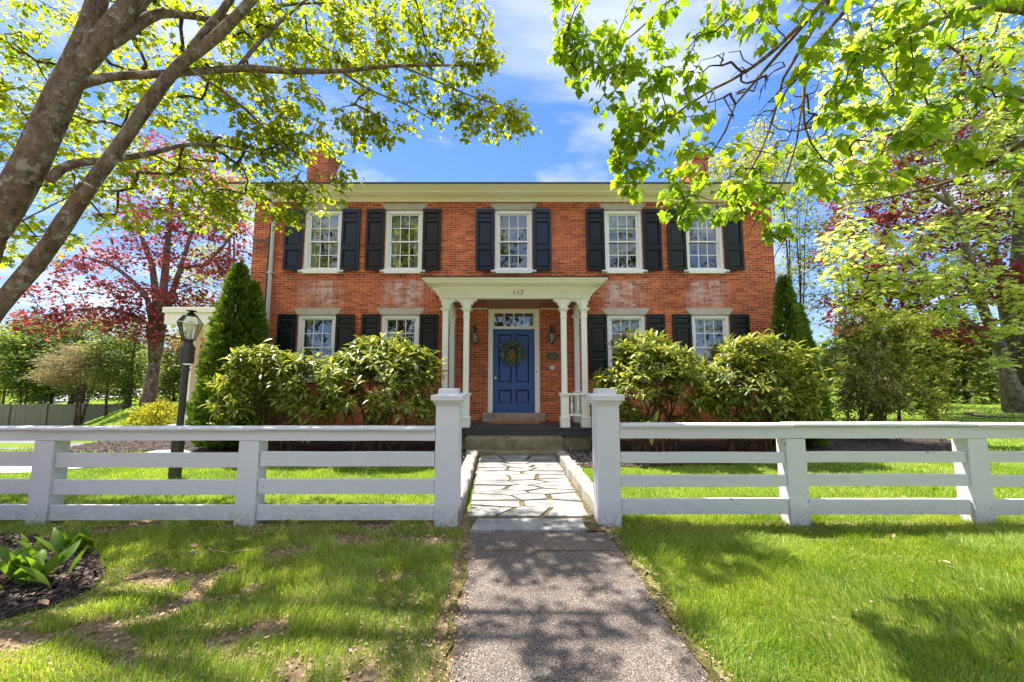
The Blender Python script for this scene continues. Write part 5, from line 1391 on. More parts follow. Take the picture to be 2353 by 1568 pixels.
tg = [B(1300, 60, 3.02, 42, 75, 0.32, 15), B(1330, 140, 3.02, 55, 55, 0.28, 14), B(1390, 110, 2.95, 35, 50, 0.24, 8), B(1395, 210, 2.95, 34, 40, 0.24, 6),
      B(1480, 130, 2.88, 70, 60, 0.32, 12), B(1470, 230, 2.95, 60, 60, 0.28, 17), B(1450, 320, 3.02, 50, 60, 0.24, 17), B(1440, 380, 3.10, 36, 40, 0.24, 8), B(1530, 250, 2.88, 60, 70, 0.32, 13),
      B(1500, 60, 2.88, 90, 60, 0.40, 13), B(1600, 180, 2.74, 60, 70, 0.32, 4), B(1640, 60, 2.66, 80, 60, 0.32, 7), B(1600, 300, 2.88, 90, 60, 0.40, 3), B(1650, 350, 2.95, 100, 50, 0.40, 8), B(1560, 400, 3.10, 80, 50, 0.32, 10),
      B(1680, 430, 3.10, 80, 50, 0.32, 16), B(1620, 480, 3.24, 70, 30, 0.24, 10), B(1730, 470, 3.17, 60, 60, 0.32, 9), B(1560, 480, 3.31, 50, 30, 0.24, 7), B(1800, 530, 3.24, 34, 30, 0.16, 6), B(1450, 425, 3.24, 14, 26, 0.12, 4),
      B(1760, 30, 2.38, 110, 60, 0.32, 9), B(1880, 70, 2.30, 90, 80, 0.32, 9), B(1960, 190, 2.30, 70, 90, 0.32, 9), B(1830, 260, 2.59, 70, 70, 0.32, 4), B(1930, 300, 2.59, 80, 60, 0.32, 7), B(2010, 320, 2.59, 90, 70, 0.32, 9), B(1870, 430, 2.88, 80, 60, 0.32, 11),
      B(2060, 60, 2.20, 90, 70, 0.24, 8), B(2180, 50, 2.20, 90, 60, 0.24, 8), B(2300, 80, 2.20, 70, 70, 0.24, 6), B(2090, 170, 2.20, 70, 50, 0.20, 4), B(2220, 190, 2.20, 90, 60, 0.20, 6), B(2130, 270, 2.20, 80, 50, 0.20, 5), B(2310, 230, 2.20, 50, 80, 0.20, 4),
      B(2190, 360, 2.20, 45, 40, 0.10, 3), B(2260, 330, 2.20, 70, 60, 0.24, 4), B(2100, 400, 2.45, 80, 50, 0.24, 6), B(2330, 420, 2.30, 40, 60, 0.24, 3), B(2000, 100, 2.20, 80, 60, 0.24, 6),
      blob((3.6, 3.4, 7.0), (1.5, 1.0, .6), 9, r), blob((5.6, 3.4, 7.4), (1.4, 1.4, 1.0), 12, r), blob((1.2, 3.0, 6.4), (.7, .5, .3), 6, r)]
tree('maple_tree', 'maple branch canopy with big fresh leaves hanging in from the upper right', 'tree', limbs, np.concatenate(tg), 204, 'leaf_over', 5.0, .055, .061, T_MAPLE, tuft=1.0,
     bark='bark_front', min_z=2.2, n_side=12, r_tip=.0017, droop=1.5, flat=.30, step=.10, power=.5, r_max=.020, along=.5, sag=.16,
     bare=np.concatenate([B(1700, 170, 2.6, 150, 130, .3, 70), B(1820, 300, 2.8, 130, 120, .3, 70), B(1720, 420, 3.0, 120, 90, .3, 50), B(1950, 200, 2.5, 110, 130, .3, 40), B(2100, 300, 2.6, 130, 110, .3, 40), B(1780, 560, 3.2, 70, 50, .2, 12), B(1600, 470, 3.2, 80, 40, .3, 12)]))

# --- lime leaved maple on the right lawn
yb_ = 15.0
trA = [(P(2337, 965, yb_).x + .1, yb_, float(gz(19.5, yb_)) - .25, .44)] + list(px_limb([(2337, 955, yb_, 45), (2337, 930, yb_, 40), (2336, 870, yb_, 37), (2334, 780, yb_, 32), (2338, 650, yb_, 27), (2350, 480, yb_, 26), (2330, 330, yb_ - .3, 17), (2300, 150, yb_ - .6, 8)], 1))
trB = [trA[2]] + list(px_limb([(2312, 850, yb_ - .1, 25), (2290, 780, yb_ - .2, 22), (2262, 720, yb_ - .4, 18), (2235, 640, yb_ - .7, 16), (2210, 520, yb_ - 1, 10), (2150, 400, yb_ - 1.2, 6), (2070, 240, yb_ - .8, 5), (2000, 120, yb_ - .6, 3)], 1))
trC = [trA[7]] + list(px_limb([(2280, 560, yb_ - .5, 15), (2200, 480, yb_ - .9, 12), (2100, 420, yb_ - 1.3, 9), (2000, 400, yb_ - 1.5, 4)], 1))
trD = [trB[3]] + list(px_limb([(2200, 720, yb_ - 1, 8), (2120, 730, yb_ - 1.4, 5), (2040, 760, yb_ - 1.6, 3)], 1))
trE = [trA[5]] + list(px_limb([(2360, 760, yb_ - .8, 10), (2330, 770, yb_ - 2, 5)], 1))
trF = [trA[8]] + list(px_limb([(2400, 420, yb_ - 1, 16), (2460, 330, yb_ - 2, 10)], 1))
r = np.random.default_rng(105)
tg = [B(2060, 560, 13.2, 150, 40, 1.2, 32), B(1960, 620, 13.0, 90, 50, 1.0, 32), B(1930, 540, 13.4, 70, 40, .8, 14), B(2180, 540, 13.6, 130, 50, 1.3, 26), B(2290, 500, 14, 90, 90, 1.6, 50), B(2110, 440, 13.8, 160, 40, 1.4, 26), B(1990, 440, 14, 80, 60, 1.2, 26),
      B(2080, 650, 13.2, 130, 40, .9, 44), B(2230, 640, 13.6, 100, 50, 1.0, 40), B(2060, 740, 13.2, 90, 30, .8, 30), B(2180, 720, 13.4, 80, 30, .8, 22), B(1980, 700, 13, 60, 30, .6, 16), B(2300, 760, 13, 40, 20, .5, 12), B(2320, 830, 13, 25, 12, .3, 5), B(2330, 690, 13.4, 50, 40, .8, 20),
      B(2200, 330, 14.4, 150, 80, 1.8, 70), B(2320, 380, 14.5, 80, 90, 1.8, 44), B(2060, 330, 14.6, 110, 60, 1.5, 40), B(2180, 190, 15, 160, 90, 2, 80), B(2310, 230, 15, 80, 120, 2, 56), B(2050, 210, 15, 80, 70, 1.4, 34), B(2270, 60, 15.4, 130, 80, 2, 66), B(2130, 70, 15.4, 90, 60, 1.6, 36), B(2420, 300, 14, 80, 200, 2, 40), B(2000, 120, 14.5, 110, 90, 1.6, 50), B(1930, 260, 14.2, 80, 90, 1.5, 40), B(1920, 400, 14, 60, 50, 1.2, 26), B(2100, 0, 15, 160, 50, 2, 50)]
tree('maple_tree', 'lime leaved maple with forked grey trunk standing on the right hand lawn', 'tree', [trA, trB, trC, trD, trE, trF], np.concatenate(tg), 206, 'leaf_lime', 8, .20, .155, T_MAPLE_S, tuft=.35,
     bark='bark_grey', min_z=2.9, n_side=18, r_tip=.010, droop=.45, flat=.6, step=.4, power=.42, r_max=.09, along=.7)

# --- red leaved maples
y_ = 19.0
ra = [(P(340, 945, y_).x, y_, .1, .40)] + list(px_limb([(343, 905, y_, 26), (352, 850, y_, 22), (366, 780, y_, 20), (373, 700, y_, 18), (380, 620, y_, 14), (388, 540, y_, 10), (396, 440, y_, 9), (405, 340, y_, 4)], 1))
rb = [ra[6]] + list(px_limb([(400, 660, y_ - .4, 11), (420, 600, y_ - .6, 9), (445, 520, y_ - .8, 6), (470, 420, y_ - .8, 4)], 1))
rc = [ra[5]] + list(px_limb([(340, 690, y_ - .5, 11), (310, 650, y_ - .8, 9), (260, 610, y_ - 1, 7), (190, 590, y_ - 1.2, 4)], 1))
rd = [ra[4]] + list(px_limb([(340, 745, y_ - .5, 8), (300, 720, y_ - 1, 6), (230, 705, y_ - 1.4, 4), (140, 720, y_ - 1.6, 3)], 1))
re_ = [ra[6]] + list(px_limb([(350, 610, y_ + .3, 11), (320, 530, y_ + .5, 8), (290, 440, y_ + .6, 5)], 1))
rf_ = [rb[3]] + list(px_limb([(470, 610, y_ - .6, 7), (520, 560, y_ - .6, 5), (560, 500, y_ - .6, 3)], 1))
r = np.random.default_rng(107)
tg = [B(410, 380, 19, 120, 70, 2, 55), B(500, 430, 18.6, 80, 70, 1.6, 40), B(420, 500, 18.8, 130, 60, 2, 55), B(520, 530, 18.5, 60, 60, 1.4, 34), B(330, 520, 19, 110, 60, 1.6, 44), B(270, 590, 18.5, 110, 45, 1.4, 38), B(440, 610, 18.5, 110, 50, 1.4, 46),
      B(190, 620, 18, 100, 40, 1.2, 26), B(120, 660, 17.8, 80, 30, 1.0, 16), B(290, 680, 18.2, 110, 34, 1.2, 34), B(170, 720, 17.8, 110, 28, 1.0, 30), B(290, 730, 18, 90, 28, 1.0, 44), B(100, 745, 17.6, 60, 22, .7, 18), B(400, 690, 18.2, 60, 40, 1.0, 22), B(330, 770, 18.2, 70, 24, .8, 24), B(460, 680, 18.4, 60, 40, 1, 22), B(330, 400, 19, 60, 60, 1.2, 18), B(430, 800, 18.6, 40, 30, .6, 12), B(540, 620, 18.5, 40, 50, 1, 18)]
tree('red_maple', 'red leaved maple rising behind the lamp post', 'tree', [ra, rb, rc, rd, re_, rf_], np.concatenate(tg), 208, 'leaf_red', 16, .26, .14, T_MAPLE_S,
     bark='bark_red', min_z=2.9, n_side=14, r_tip=.008, droop=.35, flat=.4, step=.45, power=.45, r_max=.07, along=.75)
y_ = 16.5
sx = P(2000, 900, y_).x
sa = [(P(2010, 940, y_).x, y_, -.1, .20)] + list(px_limb([(2008, 850, y_, 14), (2004, 740, y_, 12), (2010, 620, y_, 11), (2050, 480, y_, 8), (2080, 340, y_, 4)], 1))
sb = [sa[2]] + list(px_limb([(1990, 680, y_, 8), (1965, 600, y_, 6), (1950, 500, y_, 3)], 1))
sc_ = [sa[3]] + list(px_limb([(2090, 600, y_, 8), (2180, 520, y_, 6), (2280, 430, y_, 3)], 1))
sd = [sa[2]] + list(px_limb([(2080, 720, y_, 8), (2180, 660, y_, 6), (2280, 610, y_, 3)], 1))
r = np.random.default_rng(109)
tg = [B(2050, 380, 15.6, 140, 80, 1.7, 71), B(2180, 420, 15.6, 130, 80, 1.7, 71), B(2000, 500, 15.6, 120, 70, 1.4, 64), B(2150, 540, 15.6, 150, 60, 1.4, 75), B(2290, 500, 15.6, 90, 90, 1.4, 57), B(1950, 590, 15.6, 80, 50, 1.1, 39), B(2080, 640, 14.6, 120, 50, 1.1, 59), B(2220, 660, 14.6, 110, 50, 1.1, 55), B(1960, 700, 14.6, 80, 34, 1.0, 39), B(2080, 720, 14.6, 80, 30, 0.8, 29), B(1960, 760, 19.5, 50, 19.5, 1, 16), B(2300, 640, 14.6, 60, 60, 1.1, 34), B(2200, 760, 14.6, 80, 30, 0.8, 20), B(2200, 280, 15.6, 130, 60, 1.4, 50), B(2330, 330, 15.6, 70, 80, 1.4, 36), B(2250, 130, 15.6, 80, 60, 1.3, 18)]
tree('red_maple', 'red leaved maple glimpsed behind the lime leaved maple', 'tree', [sa, sb, sc_, sd], np.concatenate(tg), 210, 'leaf_red', 20, .22, .125, T_MAPLE_S,
     bark='bark_dark', min_z=2.9, n_side=10, r_tip=.010, droop=.35, flat=.4, step=.5, power=.45, r_max=.09, along=.75)

# --- slim pale trees beside the right hand house corner, and one behind the chimney
def simple_tree(name, label, cat, x, y_px_base, Y, trunk_w, crown, n_stem, seed, leaf, per, spread, size, tpl=T_OVAL, bark='bark_dark', group=None, lean=0.3, min_z=.8, r_tip=.006, step=.4, droop=.3, flat=.4, crown_name='crown', twig='bark_twig'):
    r = np.random.default_rng(seed); b = P(x, y_px_base, Y); gzv = float(gz(b.x, Y))
    tg = np.concatenate([blob_px(*c[:6], c[6], r) for c in crown])
    top = tg[:, 2].max(); limbs = []
    for k in range(n_stem):
        t = tg[r.integers(len(tg))]
        o = r.normal(0, .12 * (n_stem > 1), 2)
        hx = b.x + (t[0] - b.x) * .5; hy = Y + (t[1] - Y) * .5; hz = gzv + (top - gzv) * r.uniform(.8, .95)
        rw_ = trunk_w / 2 * (1 if n_stem == 1 else r.uniform(.6, 1))
        pts = [(b.x + o[0], Y + o[1], gzv - .1, rw_ * 1.15)]
        for u in (.15, .35, .6, .85, 1): pts.append((b.x + o[0] + (hx - b.x) * u ** 1.3 + r.normal(0, .04) * hz * .2, Y + o[1] + (hy - Y) * u, gzv + (hz - gzv) * u, rw_ * (1 - .85 * u)))
        limbs.append(smooth_line(pts, 1))
    return tree(name, label, cat, limbs, tg, seed + 1, leaf, per, spread, size, tpl, bark=bark, group=group, n_side=8, min_z=gzv + min_z, r_tip=r_tip, step=step, droop=droop, flat=flat, r_max=trunk_w * .35, power=.45, crown=crown_name, along=.8, twig=twig)
simple_tree('young_tree', 'slim many stemmed pale tree beside the right hand corner of the house', 'tree', 1835, 950, 15.0, .14,
            [(1820, 420, 15, 70, 70, 1.2, 46), (1840, 520, 15, 80, 70, 1.2, 52), (1830, 620, 15, 70, 60, 1.0, 40), (1860, 700, 15, 60, 50, 1, 26)], 5, 301, 'leaf_pale', 24, .22, .10, min_z=2)
simple_tree('pale_tree', 'yellow green treetop above the roof beside the right chimney', 'tree', 1720, 930, 24.0, .4,
            [(1690, 400, 24, 110, 60, 2, 70), (1790, 390, 24, 90, 60, 2, 50), (1740, 330, 24, 60, 40, 1.6, 22)], 2, 303, 'leaf_yellow', 34, .35, .16, min_z=4)
simple_tree('pale_tree', 'yellow green tree behind the red maple near the left house corner', 'tree', 520, 930, 24.0, .3,
            [(520, 480, 24, 70, 70, 1.6, 50), (480, 620, 24, 90, 70, 1.6, 54), (545, 420, 24, 50, 50, 1.4, 22), (470, 740, 24, 70, 60, 1.4, 40)], 3, 305, 'leaf_yellow', 30, .35, .16, min_z=2)
# --- trees and brush beyond the grey fence on the left
simple_tree('leafy_tree', 'bright yellow green tree at the left edge above the grey plank fence', 'tree', 5, 935, 29, .3, [(0, 800, 29, 50, 60, 1.5, 60), (-20, 870, 29, 60, 50, 1.5, 50), (30, 880, 28.6, 40, 36, 1.2, 26)], 2, 307, 'leaf_yellow', 51, .35, .17, min_z=.6)
simple_tree('olive_tree', 'tall olive tree behind the grey fence, left of the dark ivied trunk', 'tree', 190, 935, 27.5, .22, [(190, 790, 27.5, 60, 60, 1.4, 60), (230, 850, 27.2, 50, 40, 1.2, 36), (160, 850, 27.4, 50, 50, 1.2, 36), (220, 740, 27.6, 34, 30, 1, 16)], 3, 309, 'leaf_olive', 57, .34, .17, min_z=.8)
simple_tree('olive_tree', 'broad olive tree behind the grey fence near its left end', 'tree', 110, 935, 28.5, .22, [(110, 800, 28.5, 60, 60, 1.4, 60), (80, 860, 28.2, 50, 46, 1.2, 40), (140, 760, 28.5, 40, 40, 1.2, 26)], 3, 311, 'leaf_green', 57, .36, .18, min_z=.6)
simple_tree('ivied_tree', 'dark ivied tree standing at the right end of the grey fence', 'tree', 292, 942, 23.0, .34, [(296, 830, 23, 40, 60, .9, 50), (285, 770, 23, 50, 40, 1, 30), (290, 900, 23, 8, 26, .3, 22)], 1, 313, 'leaf_green', 34, .26, .14, min_z=.5)
simple_tree('olive_tree', 'thin green tree just left of the ivied tree in front of the grey fence', 'tree', 245, 942, 23.2, .16, [(250, 800, 23.2, 40, 50, .9, 34), (255, 860, 23, 36, 30, .7, 20)], 1, 315, 'leaf_olive', 51, .28, .15, min_z=1.0)
simple_tree('bare_bush', 'bare twiggy tan bush in front of the grey plank fence', 'bush', 188, 945, 23.0, .10, [(150, 850, 23, 70, 30, 1, 46), (220, 850, 23, 60, 36, 1, 40), (185, 820, 23, 60, 24, 1, 30), (120, 870, 23, 50, 20, .8, 24)], 7, 317, 'leaf_brush', 44, .22, .24, T_TWIGS, min_z=.5, flat=.2, droop=-.1, r_tip=.008)
simple_tree('tall_pine', 'dark pine crown beyond the fence left of the red maple', 'tree', 95, 930, 40, .4, [(85, 750, 40, 45, 24, 1.6, 36), (100, 790, 40, 60, 30, 1.8, 40), (70, 840, 40, 50, 40, 1.6, 36)], 1, 319, 'needle', 68, .5, .34, T_SPRAY, min_z=2)
simple_tree('olive_tree', 'grey green tree seen between the red maple trunk and the lamp post', 'tree', 405, 945, 26, .2, [(400, 830, 26, 34, 60, 1.2, 50), (440, 880, 26, 40, 50, 1.2, 40), (380, 900, 26, 30, 40, 1, 28), (470, 800, 26, 40, 60, 1.2, 40)], 2, 321, 'leaf_olive', 57, .34, .16, min_z=.6)
simple_tree('olive_tree', 'olive tree at the left picture edge beside the bright yellow green tree', 'tree', 50, 935, 27, .22, [(50, 830, 27, 50, 50, 1.2, 44), (70, 890, 26.8, 50, 34, 1.2, 36), (20, 790, 27, 40, 34, 1.2, 26)], 2, 323, 'leaf_green', 50, .34, .17, min_z=.6)
simple_tree('olive_tree', 'olive tree behind the bare tan bush', 'tree', 155, 935, 30, .22, [(160, 880, 30, 60, 34, 1.2, 50), (210, 900, 30, 50, 20, 1.2, 30), (270, 870, 30, 50, 40, 1.2, 44), (330, 860, 30, 40, 60, 1.2, 44)], 4, 325, 'leaf_olive', 50, .38, .18, min_z=.6)
# --- right hand background: hemlocks and the big loose shrub
def hemlock(px, Y, hgt, wd, seed, label):
    r = np.random.default_rng(seed); b = P(px, 940, Y); z0 = float(gz(b.x, Y))
    t = thing('hemlock', label, 'conifer', (b.x, Y, z0), 'hemlocks along the back of the right hand lawn')
    MB().tube([(b.x, Y, z0 - .1), (b.x, Y, z0 + hgt * .5), (b.x, Y, z0 + hgt)], [.16, .1, .02], 8).build('trunk', 'bark_dark', t, smooth=True)
    n = int(2600 * wd * hgt / 12); u = r.random(n) ** .75; lay = np.round(u * hgt / .34) / (hgt / .34)
    u2 = np.clip(lay + r.normal(0, .012, n), 0, 1)
    rad = wd * (1 - u2) ** .75 * r.random(n) ** .45 * (1 + .25 * np.sin(7 * lay * 6.28))
    a = r.random(n) * 6.283
    a = a + .4 * np.sin(a * 5 + lay * 40)
    p = np.stack([b.x + rad * np.cos(a), Y + rad * np.sin(a), z0 + .25 + u2 * (hgt - .3) - rad * .16], 1)
    tip = np.stack([np.cos(a), np.sin(a), -.35 + r.normal(0, .2, n)], 1) + r.normal(0, .35, (n, 3))
    nor = r.normal(0, .3, (n, 3)); nor[:, 2] += 1
    link_mesh('crown', leaf_mesh('crown', T_SPRAY, p, tip, nor, .38 * r.uniform(.6, 1.3, n)), 'needle', t)
hem = [(2150, 25, 5.2, 2.0, 'hemlock just right of the big loose shrub'), (2225, 24, 4.6, 2.0, 'low bright hemlock in the middle of the hemlock row'), (2285, 25.5, 5.0, 2.0, 'hemlock directly left of the forked maple trunk'), (2385, 25, 5.4, 2.1, 'hemlock right of the forked maple trunk at the picture edge'), (2080, 27, 5.4, 2.2, 'hemlock half hidden behind the big loose shrub'), (1985, 28, 5.6, 2.2, 'hemlock farthest along the row behind the right hand arborvitae')]
for i, (a, b_, c_, d_, e_) in enumerate(hem): hemlock(a, b_, c_, d_, 330 + i, e_)

# rhododendrons: whorls of long leaves at the ends of woody stems
def rhodo(name, label, cx, cy, rx, ry, zlo, ztop, n, seed, leaf='rhodo', size=.188, group=None, cat='bush', stems=15, whorl=10, bump_=.16, open_=.78):
    r = np.random.default_rng(seed)
    t = thing(name, label, cat, (cx, cy, 0), group)
    zc_ = (zlo + ztop) / 2; rz_ = (ztop - zlo) / 2
    d = unit(r.normal(0, 1, (n * 2, 3))); d[:, 2] = np.where(d[:, 2] < -.75, -d[:, 2], d[:, 2])
    ph = r.random(4) * 6
    rr_ = (1 + bump_ * (np.sin(d[:, 0] * 5 + ph[0]) + np.sin(d[:, 2] * 5 + d[:, 0] * 3 + ph[1]) + np.sin(d[:, 1] * 6 + ph[2])) * .6) * r.uniform(.72, 1.03, n * 2)
    pw = np.abs(d) ** .85 * np.sign(d)
    p = np.array([cx, cy, zc_]) + pw * rr_[:, None] * np.array([rx, ry, rz_])
    thin = (p[:, 2] < .48 * ztop) & (np.abs(p[:, 0] - cx) < .72 * rx) & (r.random(len(p)) < open_)
    p = p[(p[:, 2] > .12) & (p[:, 1] < 9.15) & ~thin][:n]
    limbs = []
    for k in range(stems):
        a = r.random() * 6.28; q = r.random() ** .5
        bx, by = cx + .45 * rx * r.uniform(-1, 1), cy + .25 * ry * r.uniform(-1, 1)
        ex, ey, ez_ = cx + .75 * rx * q * math.cos(a), min(8.9, cy + .6 * ry * q * math.sin(a)), zc_ + rz_ * r.uniform(-.1, .6)
        limbs.append(smooth_line([(bx, by, -.05, .024), (bx + (ex - bx) * .2 + r.normal(0, .05), by + (ey - by) * .2, ez_ * .3, .022), (bx + (ex - bx) * .6 + r.normal(0, .07), by + (ey - by) * .6, ez_ * .7, .016), (ex, ey, ez_, .009)], 1))
    sm = MB()
    for L in limbs: sm.tube([q[:3] for q in L], [q[3] for q in L], 6)
    ch = grow(limbs, p, r, step=.10, r_tip=.0032, power=.42, r_max=.014, avoid=.2, sag=.14)
    chains_mb(sm, ch, 4)
    sm.build('stems', 'stem', t, smooth=True)
    axis_ = p - np.array([cx, cy, zlo - .2]); axis_ = unit(axis_); axis_[:, 2] += .45; axis_ = unit(axis_)
    P_, T_, N_, Z_ = [], [], [], []
    for q, ax in zip(p, axis_):
        k = r.integers(whorl - 3, whorl + 3); ax = Vector(ax); e1 = ax.orthogonal().normalized(); e2 = ax.cross(e1)
        a0 = r.random() * 6.28
        for i in range(k):
            a = a0 + i * 2.4; el = r.uniform(-.45, .40) if i > 2 else r.uniform(.3, 1.1)
            o = e1 * math.cos(a) + e2 * math.sin(a)
            P_.append(Vector(q) + o * .006 - ax * .018 * i / k * 3); T_.append(o * math.cos(el) + ax * math.sin(el) + Vector((0, 0, -.12)))
            N_.append(ax * math.cos(el) - o * math.sin(el)); Z_.append(size * r.uniform(.6, 1.2))
    # older leaves further in
    m = int(len(p) * 1.6); w_ = r.integers(0, len(ch), m)
    inner = np.array([ch[i][0][int(len(ch[i][0]) * r.uniform(.5, .95))] for i in w_]) + r.normal(0, .05, (m, 3))
    P_ = np.concatenate([np.array([tuple(q) for q in P_]), inner]); T_ = np.concatenate([np.array([tuple(q) for q in T_]), np.stack([r.normal(0, 1, m), r.normal(0, 1, m), r.normal(-.4, .4, m)], 1)])
    N_ = np.concatenate([np.array([tuple(q) for q in N_]), np.stack([r.normal(0, .4, m), r.normal(0, .4, m), np.ones(m)], 1)]); Z_ = np.concatenate([np.array(Z_), size * r.uniform(.6, 1, m)])
    link_mesh('foliage', leaf_mesh('foliage', T_LONG, P_, T_, N_, Z_), leaf, t)
G = 'rhododendrons along the front of the house'
rhodo('rhododendron', 'dark rhododendron between the left arborvitae and the downspout', -4.45, 7.45, .98, .78, .30, 2.02, 380, 401, group=G)
rhodo('rhododendron', 'bright rhododendron with bare tan stems just left of the porch', -2.56, 7.42, 1.12, .80, .32, 2.18, 420, 402, group=G, stems=18)
rhodo('rhododendron', 'dense glossy rhododendron just right of the porch', 2.68, 7.40, 1.05, .80, .28, 2.22, 440, 403, group=G)
rhodo('rhododendron', 'pale tipped rhododendron next to the right hand arborvitae', 4.62, 7.45, 1.10, .80, .34, 2.22, 430, 404, group=G, stems=18)
rhodo('loose_shrub', 'large loose olive shrub right of the right hand arborvitae', 8.72, 9.5, 1.38, 1.1, .10, 2.95, 900, 405, leaf='rhodo_dark', size=.14, stems=16, bump_=.22, open_=.0)

def arborvitae(label, cx, cy, rad, hgt, seed, tips):
    r = np.random.default_rng(seed); t = thing('arborvitae', label, 'conifer', (cx, cy, 0), 'arborvitae at the house corners')
    tk = MB()
    PP, TT, NN = [], [], []
    for (ox, oy, hh, rr_) in tips:
        tk.tube([(cx + ox * .4, cy + oy * .4, -.05), (cx + ox, cy + oy, hh * .6), (cx + ox, cy + oy, hh * .97)], [.07, .05, .01], 6)
        n = int(12500 * hh * rr_ / 3.0); u = r.random(n) ** 1.25
        prof = np.minimum(1, .62 + u * 3.0) * (1 - u) ** .72 * (1 + .0 * u)
        a = r.random(n) * 6.283
        lump = 1 + .13 * np.sin(a * 4 + u * 26) + .10 * np.sin(a * 7 - u * 41 + 2)
        rad_ = rr_ * prof * lump * (1 - .42 * r.random(n) ** 2.2) + .01
        PP.append(np.stack([cx + ox * np.minimum(1, u * 2) + rad_ * np.cos(a), cy + oy * np.minimum(1, u * 2) + rad_ * np.sin(a), .06 + u * (hh - .1)], 1))
        tp = np.stack([np.cos(a) * .62, np.sin(a) * .62, .75 + r.normal(0, .25, n)], 1) + r.normal(0, .22, (n, 3)); TT.append(tp)
        NN.append(np.stack([-np.sin(a), np.cos(a), np.zeros(n)], 1) + r.normal(0, .5, (n, 3)))
    tk.build('trunk', 'bark_dark', t)
    p = np.concatenate(PP); ok = p[:, 1] < 9.2
    link_mesh('crown', leaf_mesh('crown', T_SPRAY, p[ok], np.concatenate(TT)[ok], np.concatenate(NN)[ok], .135 * r.uniform(.6, 1.3, ok.sum())), 'arbor', t)
ac = P(525, 700, 8.45)
arborvitae('tall cone shaped arborvitae between lamp post and left house corner', -6.06, 8.42, .80, Zat(615, 8.42), 411, [(-.06, 0, Zat(612, 8.42), .70), (.22, .05, Zat(650, 8.42), .58), (-.12, -.1, 2.6, .54)])
arborvitae('tall narrow arborvitae at the right hand house corner', 6.33, 8.55, .6, Zat(640, 8.55), 412, [(-.14, 0, Zat(640, 8.55), .46), (.12, .05, Zat(700, 8.55), .46), (.02, -.12, 2.3, .52)])

# small yellow shrub, hosta
r = np.random.default_rng(421); yc = P(362, 975, 12.6)
ys = thing('yellow_shrub', 'low rounded yellow shrub left of the side porch post', 'bush', (yc.x, 12.6, 0))
d = unit(r.normal(0, 1, (3400, 3))); d[:, 2] = np.abs(d[:, 2]); lump = 1 + .08 * np.sin(d[:, 0] * 9) + .08 * np.sin(d[:, 2] * 9 + d[:, 1] * 7)
p = np.array([yc.x, 12.6, 0]) + d * (lump * r.uniform(.72, 1.03, 3400))[:, None] * np.array([.72, .7, Zat(928, 12.4)])
link_mesh('foliage', leaf_mesh('foliage', T_OVAL, p, d + r.normal(0, .5, (3400, 3)), d + r.normal(0, .6, (3400, 3)), .075 * r.uniform(.6, 1.4, 3400)), 'leaf_yellow', ys)
sm = MB()
for k in range(14):
    q = d[k]; sm.tube([(yc.x, 12.6, -.03), (yc.x + q[0] * .35, 12.6 + q[1] * .35, .35 + .2 * q[2]), (yc.x + q[0] * .6, 12.6 + q[1] * .6, .25 + .7 * q[2])], [.014, .009, .004], 4)
sm.build('stems', 'stem', ys)
def hosta(cx, cy, n, seed, label, size=.25):
    r = np.random.default_rng(seed); t = thing('hosta', label, 'plant', (cx, cy, 0), 'hostas in the mulch round the front maple'); vs, fs = [], []
    for k in range(n):
        a = r.random() * 6.283; ox, oy = r.normal(0, .10), r.normal(0, .08); L = size * r.uniform(.7, 1.25); W = L * r.uniform(.13, .18); el = r.uniform(.95, 1.45); tw = r.normal(0, .4)
        m = 9; o = len(vs); b = Vector((cx + ox, cy + oy, .02)); p = b.copy(); e = el
        for i in range(m + 1):
            u = i / m; wv = W * (math.sin(math.pi * min(1, max(0, (u - .18) / .82)) ** .8) if u > .18 else .10) + .004 * (1 - u)
            dirv = Vector((math.cos(a) * math.cos(e), math.sin(a) * math.cos(e), math.sin(e))); s = Vector((-math.sin(a), math.cos(a), 0)) + Vector((0, 0, tw * .3)); s.normalize()
            nn = s.cross(dirv)
            vs += [p - s * wv + nn * wv * .35, p.copy() - nn * wv * .1, p + s * wv + nn * wv * .35]
            if i: 
                q = o + 3 * (i - 1); fs += [(q, q + 1, q + 4, q + 3), (q + 1, q + 2, q + 5, q + 4)]
            p = p + dirv * L / m; e -= r.uniform(.02, .09) * (1 + u)
    MB().add(vs, fs).build('leaves', 'hosta', t, smooth=True)
h1 = P(35, 1340, 2.9)
hosta(-3.48, 2.92, 30, 431, 'hosta clump at the left picture edge, nearest the camera')
hosta(-3.75, 3.42, 16, 432, 'small hosta clump farther back by the board fence', .24)

# ------------------------------------------------------------------ plank fence, neighbour, far trees
pf = thing('plank_fence', 'weathered grey plank fence below the trees on the left', 'fence', (-27, 24, float(gz(-27, 24))))
pn = MB(); psts = MB(); rr = np.random.default_rng(51)
n = 150; xa, xb = -46.0, P(322, 945, 24).x
for k in range(n):
    x = xa + (xb - xa) * k / n; wd = (xb - xa) / n; z0 = float(gz(x, 24)); top = Zat(929, 24) + .0 + rr.normal(0, .012)
    pn.box(x + .006, x + wd - .004, 24 + rr.normal(0, .006), 24.03, z0 - .05, top)
pn.build('planks', 'plank', pf)
for k in range(0, 10):
    x = xa + (xb - xa) * (k + .5) / 10; MB().box(x - .06, x + .06, 23.93, 23.985, float(gz(x, 24)) - .1, Zat(928, 24) + .04).build('post', 'plank', pf)
nb = thing('neighbour_house', 'low neighbouring house with pale roof beyond the grey fence', 'house', (-30, 38, -1.3))
nx0, nx1 = P(120, 910, 38).x, P(318, 910, 38).x; ze, zr = Zat(922, 38), Zat(905, 40)
MB().box(nx0, nx1, 38, 44, -1.6, ze).build('wall', 'siding', nb)
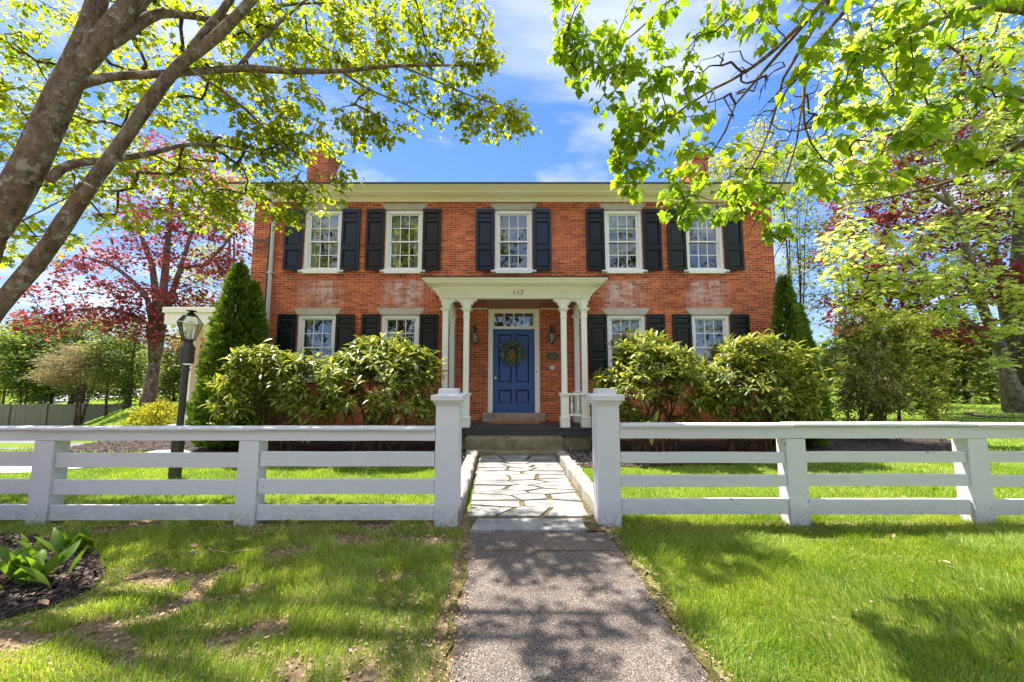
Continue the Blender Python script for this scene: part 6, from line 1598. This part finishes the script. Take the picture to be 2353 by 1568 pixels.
MB().prism([(37.6, ze - .1), (41, zr + .35), (44.4, ze - .1), (44.4, ze + .05), (41, zr + .5), (37.6, ze + .05)], nx0 - .4, nx1 + .4, 'x').build('roof', 'shingle', nb)
for x in (nx0 + 1.4, nx0 + 3.4, nx1 - 1.2): MB().box(x - .4, x + .4, 37.96, 37.998, ze - 1.5, ze - .4).build('window', 'glass', nb)
def far_trees(name, xa, xb, ya, yb, n, hlo, hhi, leaf, seed):
    r = np.random.default_rng(seed); P_, T_, N_, Z_ = [], [], [], []; tk = MB()
    for k in range(n):
        x, y = r.uniform(xa, xb), r.uniform(ya, yb); hh = r.uniform(hlo, hhi); z0 = float(gz(x, y)); tk.tube([(x, y, z0 - .2), (x, y, z0 + hh * .8)], [.16, .05], 5)
        m = 900; q = unit(r.normal(0, 1, (m, 3))) * (r.random(m) ** .4)[:, None] * np.array([hh * .30, hh * .30, hh * .48]) * (1 + .2 * r.normal(0, 1, (m, 1)))
        P_.append(q + np.array([x, y, z0 + hh * .52])); T_.append(unit(q) * np.array([1, 1, .3]) + r.normal(0, .5, (m, 3))); N_.append(r.normal(0, .5, (m, 3)) + np.array([0, 0, 1])); Z_.append(.65 * r.uniform(.6, 1.4, m))
    tag(tk.build(name + '_trunks', 'bark_dark'), kind='stuff')
    tag(link_mesh(name, leaf_mesh(name, T_OVAL, np.concatenate(P_), np.concatenate(T_), np.concatenate(N_), np.concatenate(Z_)), leaf), kind='stuff')
far_trees('far_woods', -75, -22, 44, 60, 44, 4, 8, 'leaf_olive', 61)
far_trees('far_woods', 14, 80, 33, 50, 62, 4.5, 7.5, 'leaf_green', 62)
# trees across the road, seen in the window panes
for i, (x, y, hh) in enumerate(((-15, -7, 14), (-8.6, -9.5, 16), (-2.6, -8, 15), (4.2, -9.5, 16), (10.4, -8, 15.5), (17, -7, 14))):
    r = np.random.default_rng(71 + i); t = thing('roadside_tree', 'leafy tree across the road mirrored in the front windows', 'tree', (x, y, 0), 'trees across the road')
    tg = blob((x, y, hh * .50), (3.7, 3.2, hh * .46), 110, r)
    lim = [smooth_line([(x, y, -.1, .26), (x + .1, y, hh * .3, .2), (x - .1, y, hh * .6, .12), (x, y, hh * .9, .03)], 1)]
    mb_ = MB(); mb_.tube([q[:3] for q in lim[0]], [q[3] for q in lim[0]], 8); ch = grow(lim, tg, r, step=.5, r_tip=.012, r_max=.1, avoid=hh * .08); chains_mb(mb_, ch, 4)
    mb_.build('trunk', 'bark_dark', t, smooth=True)
    p, a, n_, s = leaves_on(ch, 36, .5, .30, r, along=.8)
    link_mesh('crown', leaf_mesh('crown', T_OVAL, p, a, n_, s), 'leaf_roadside', t)
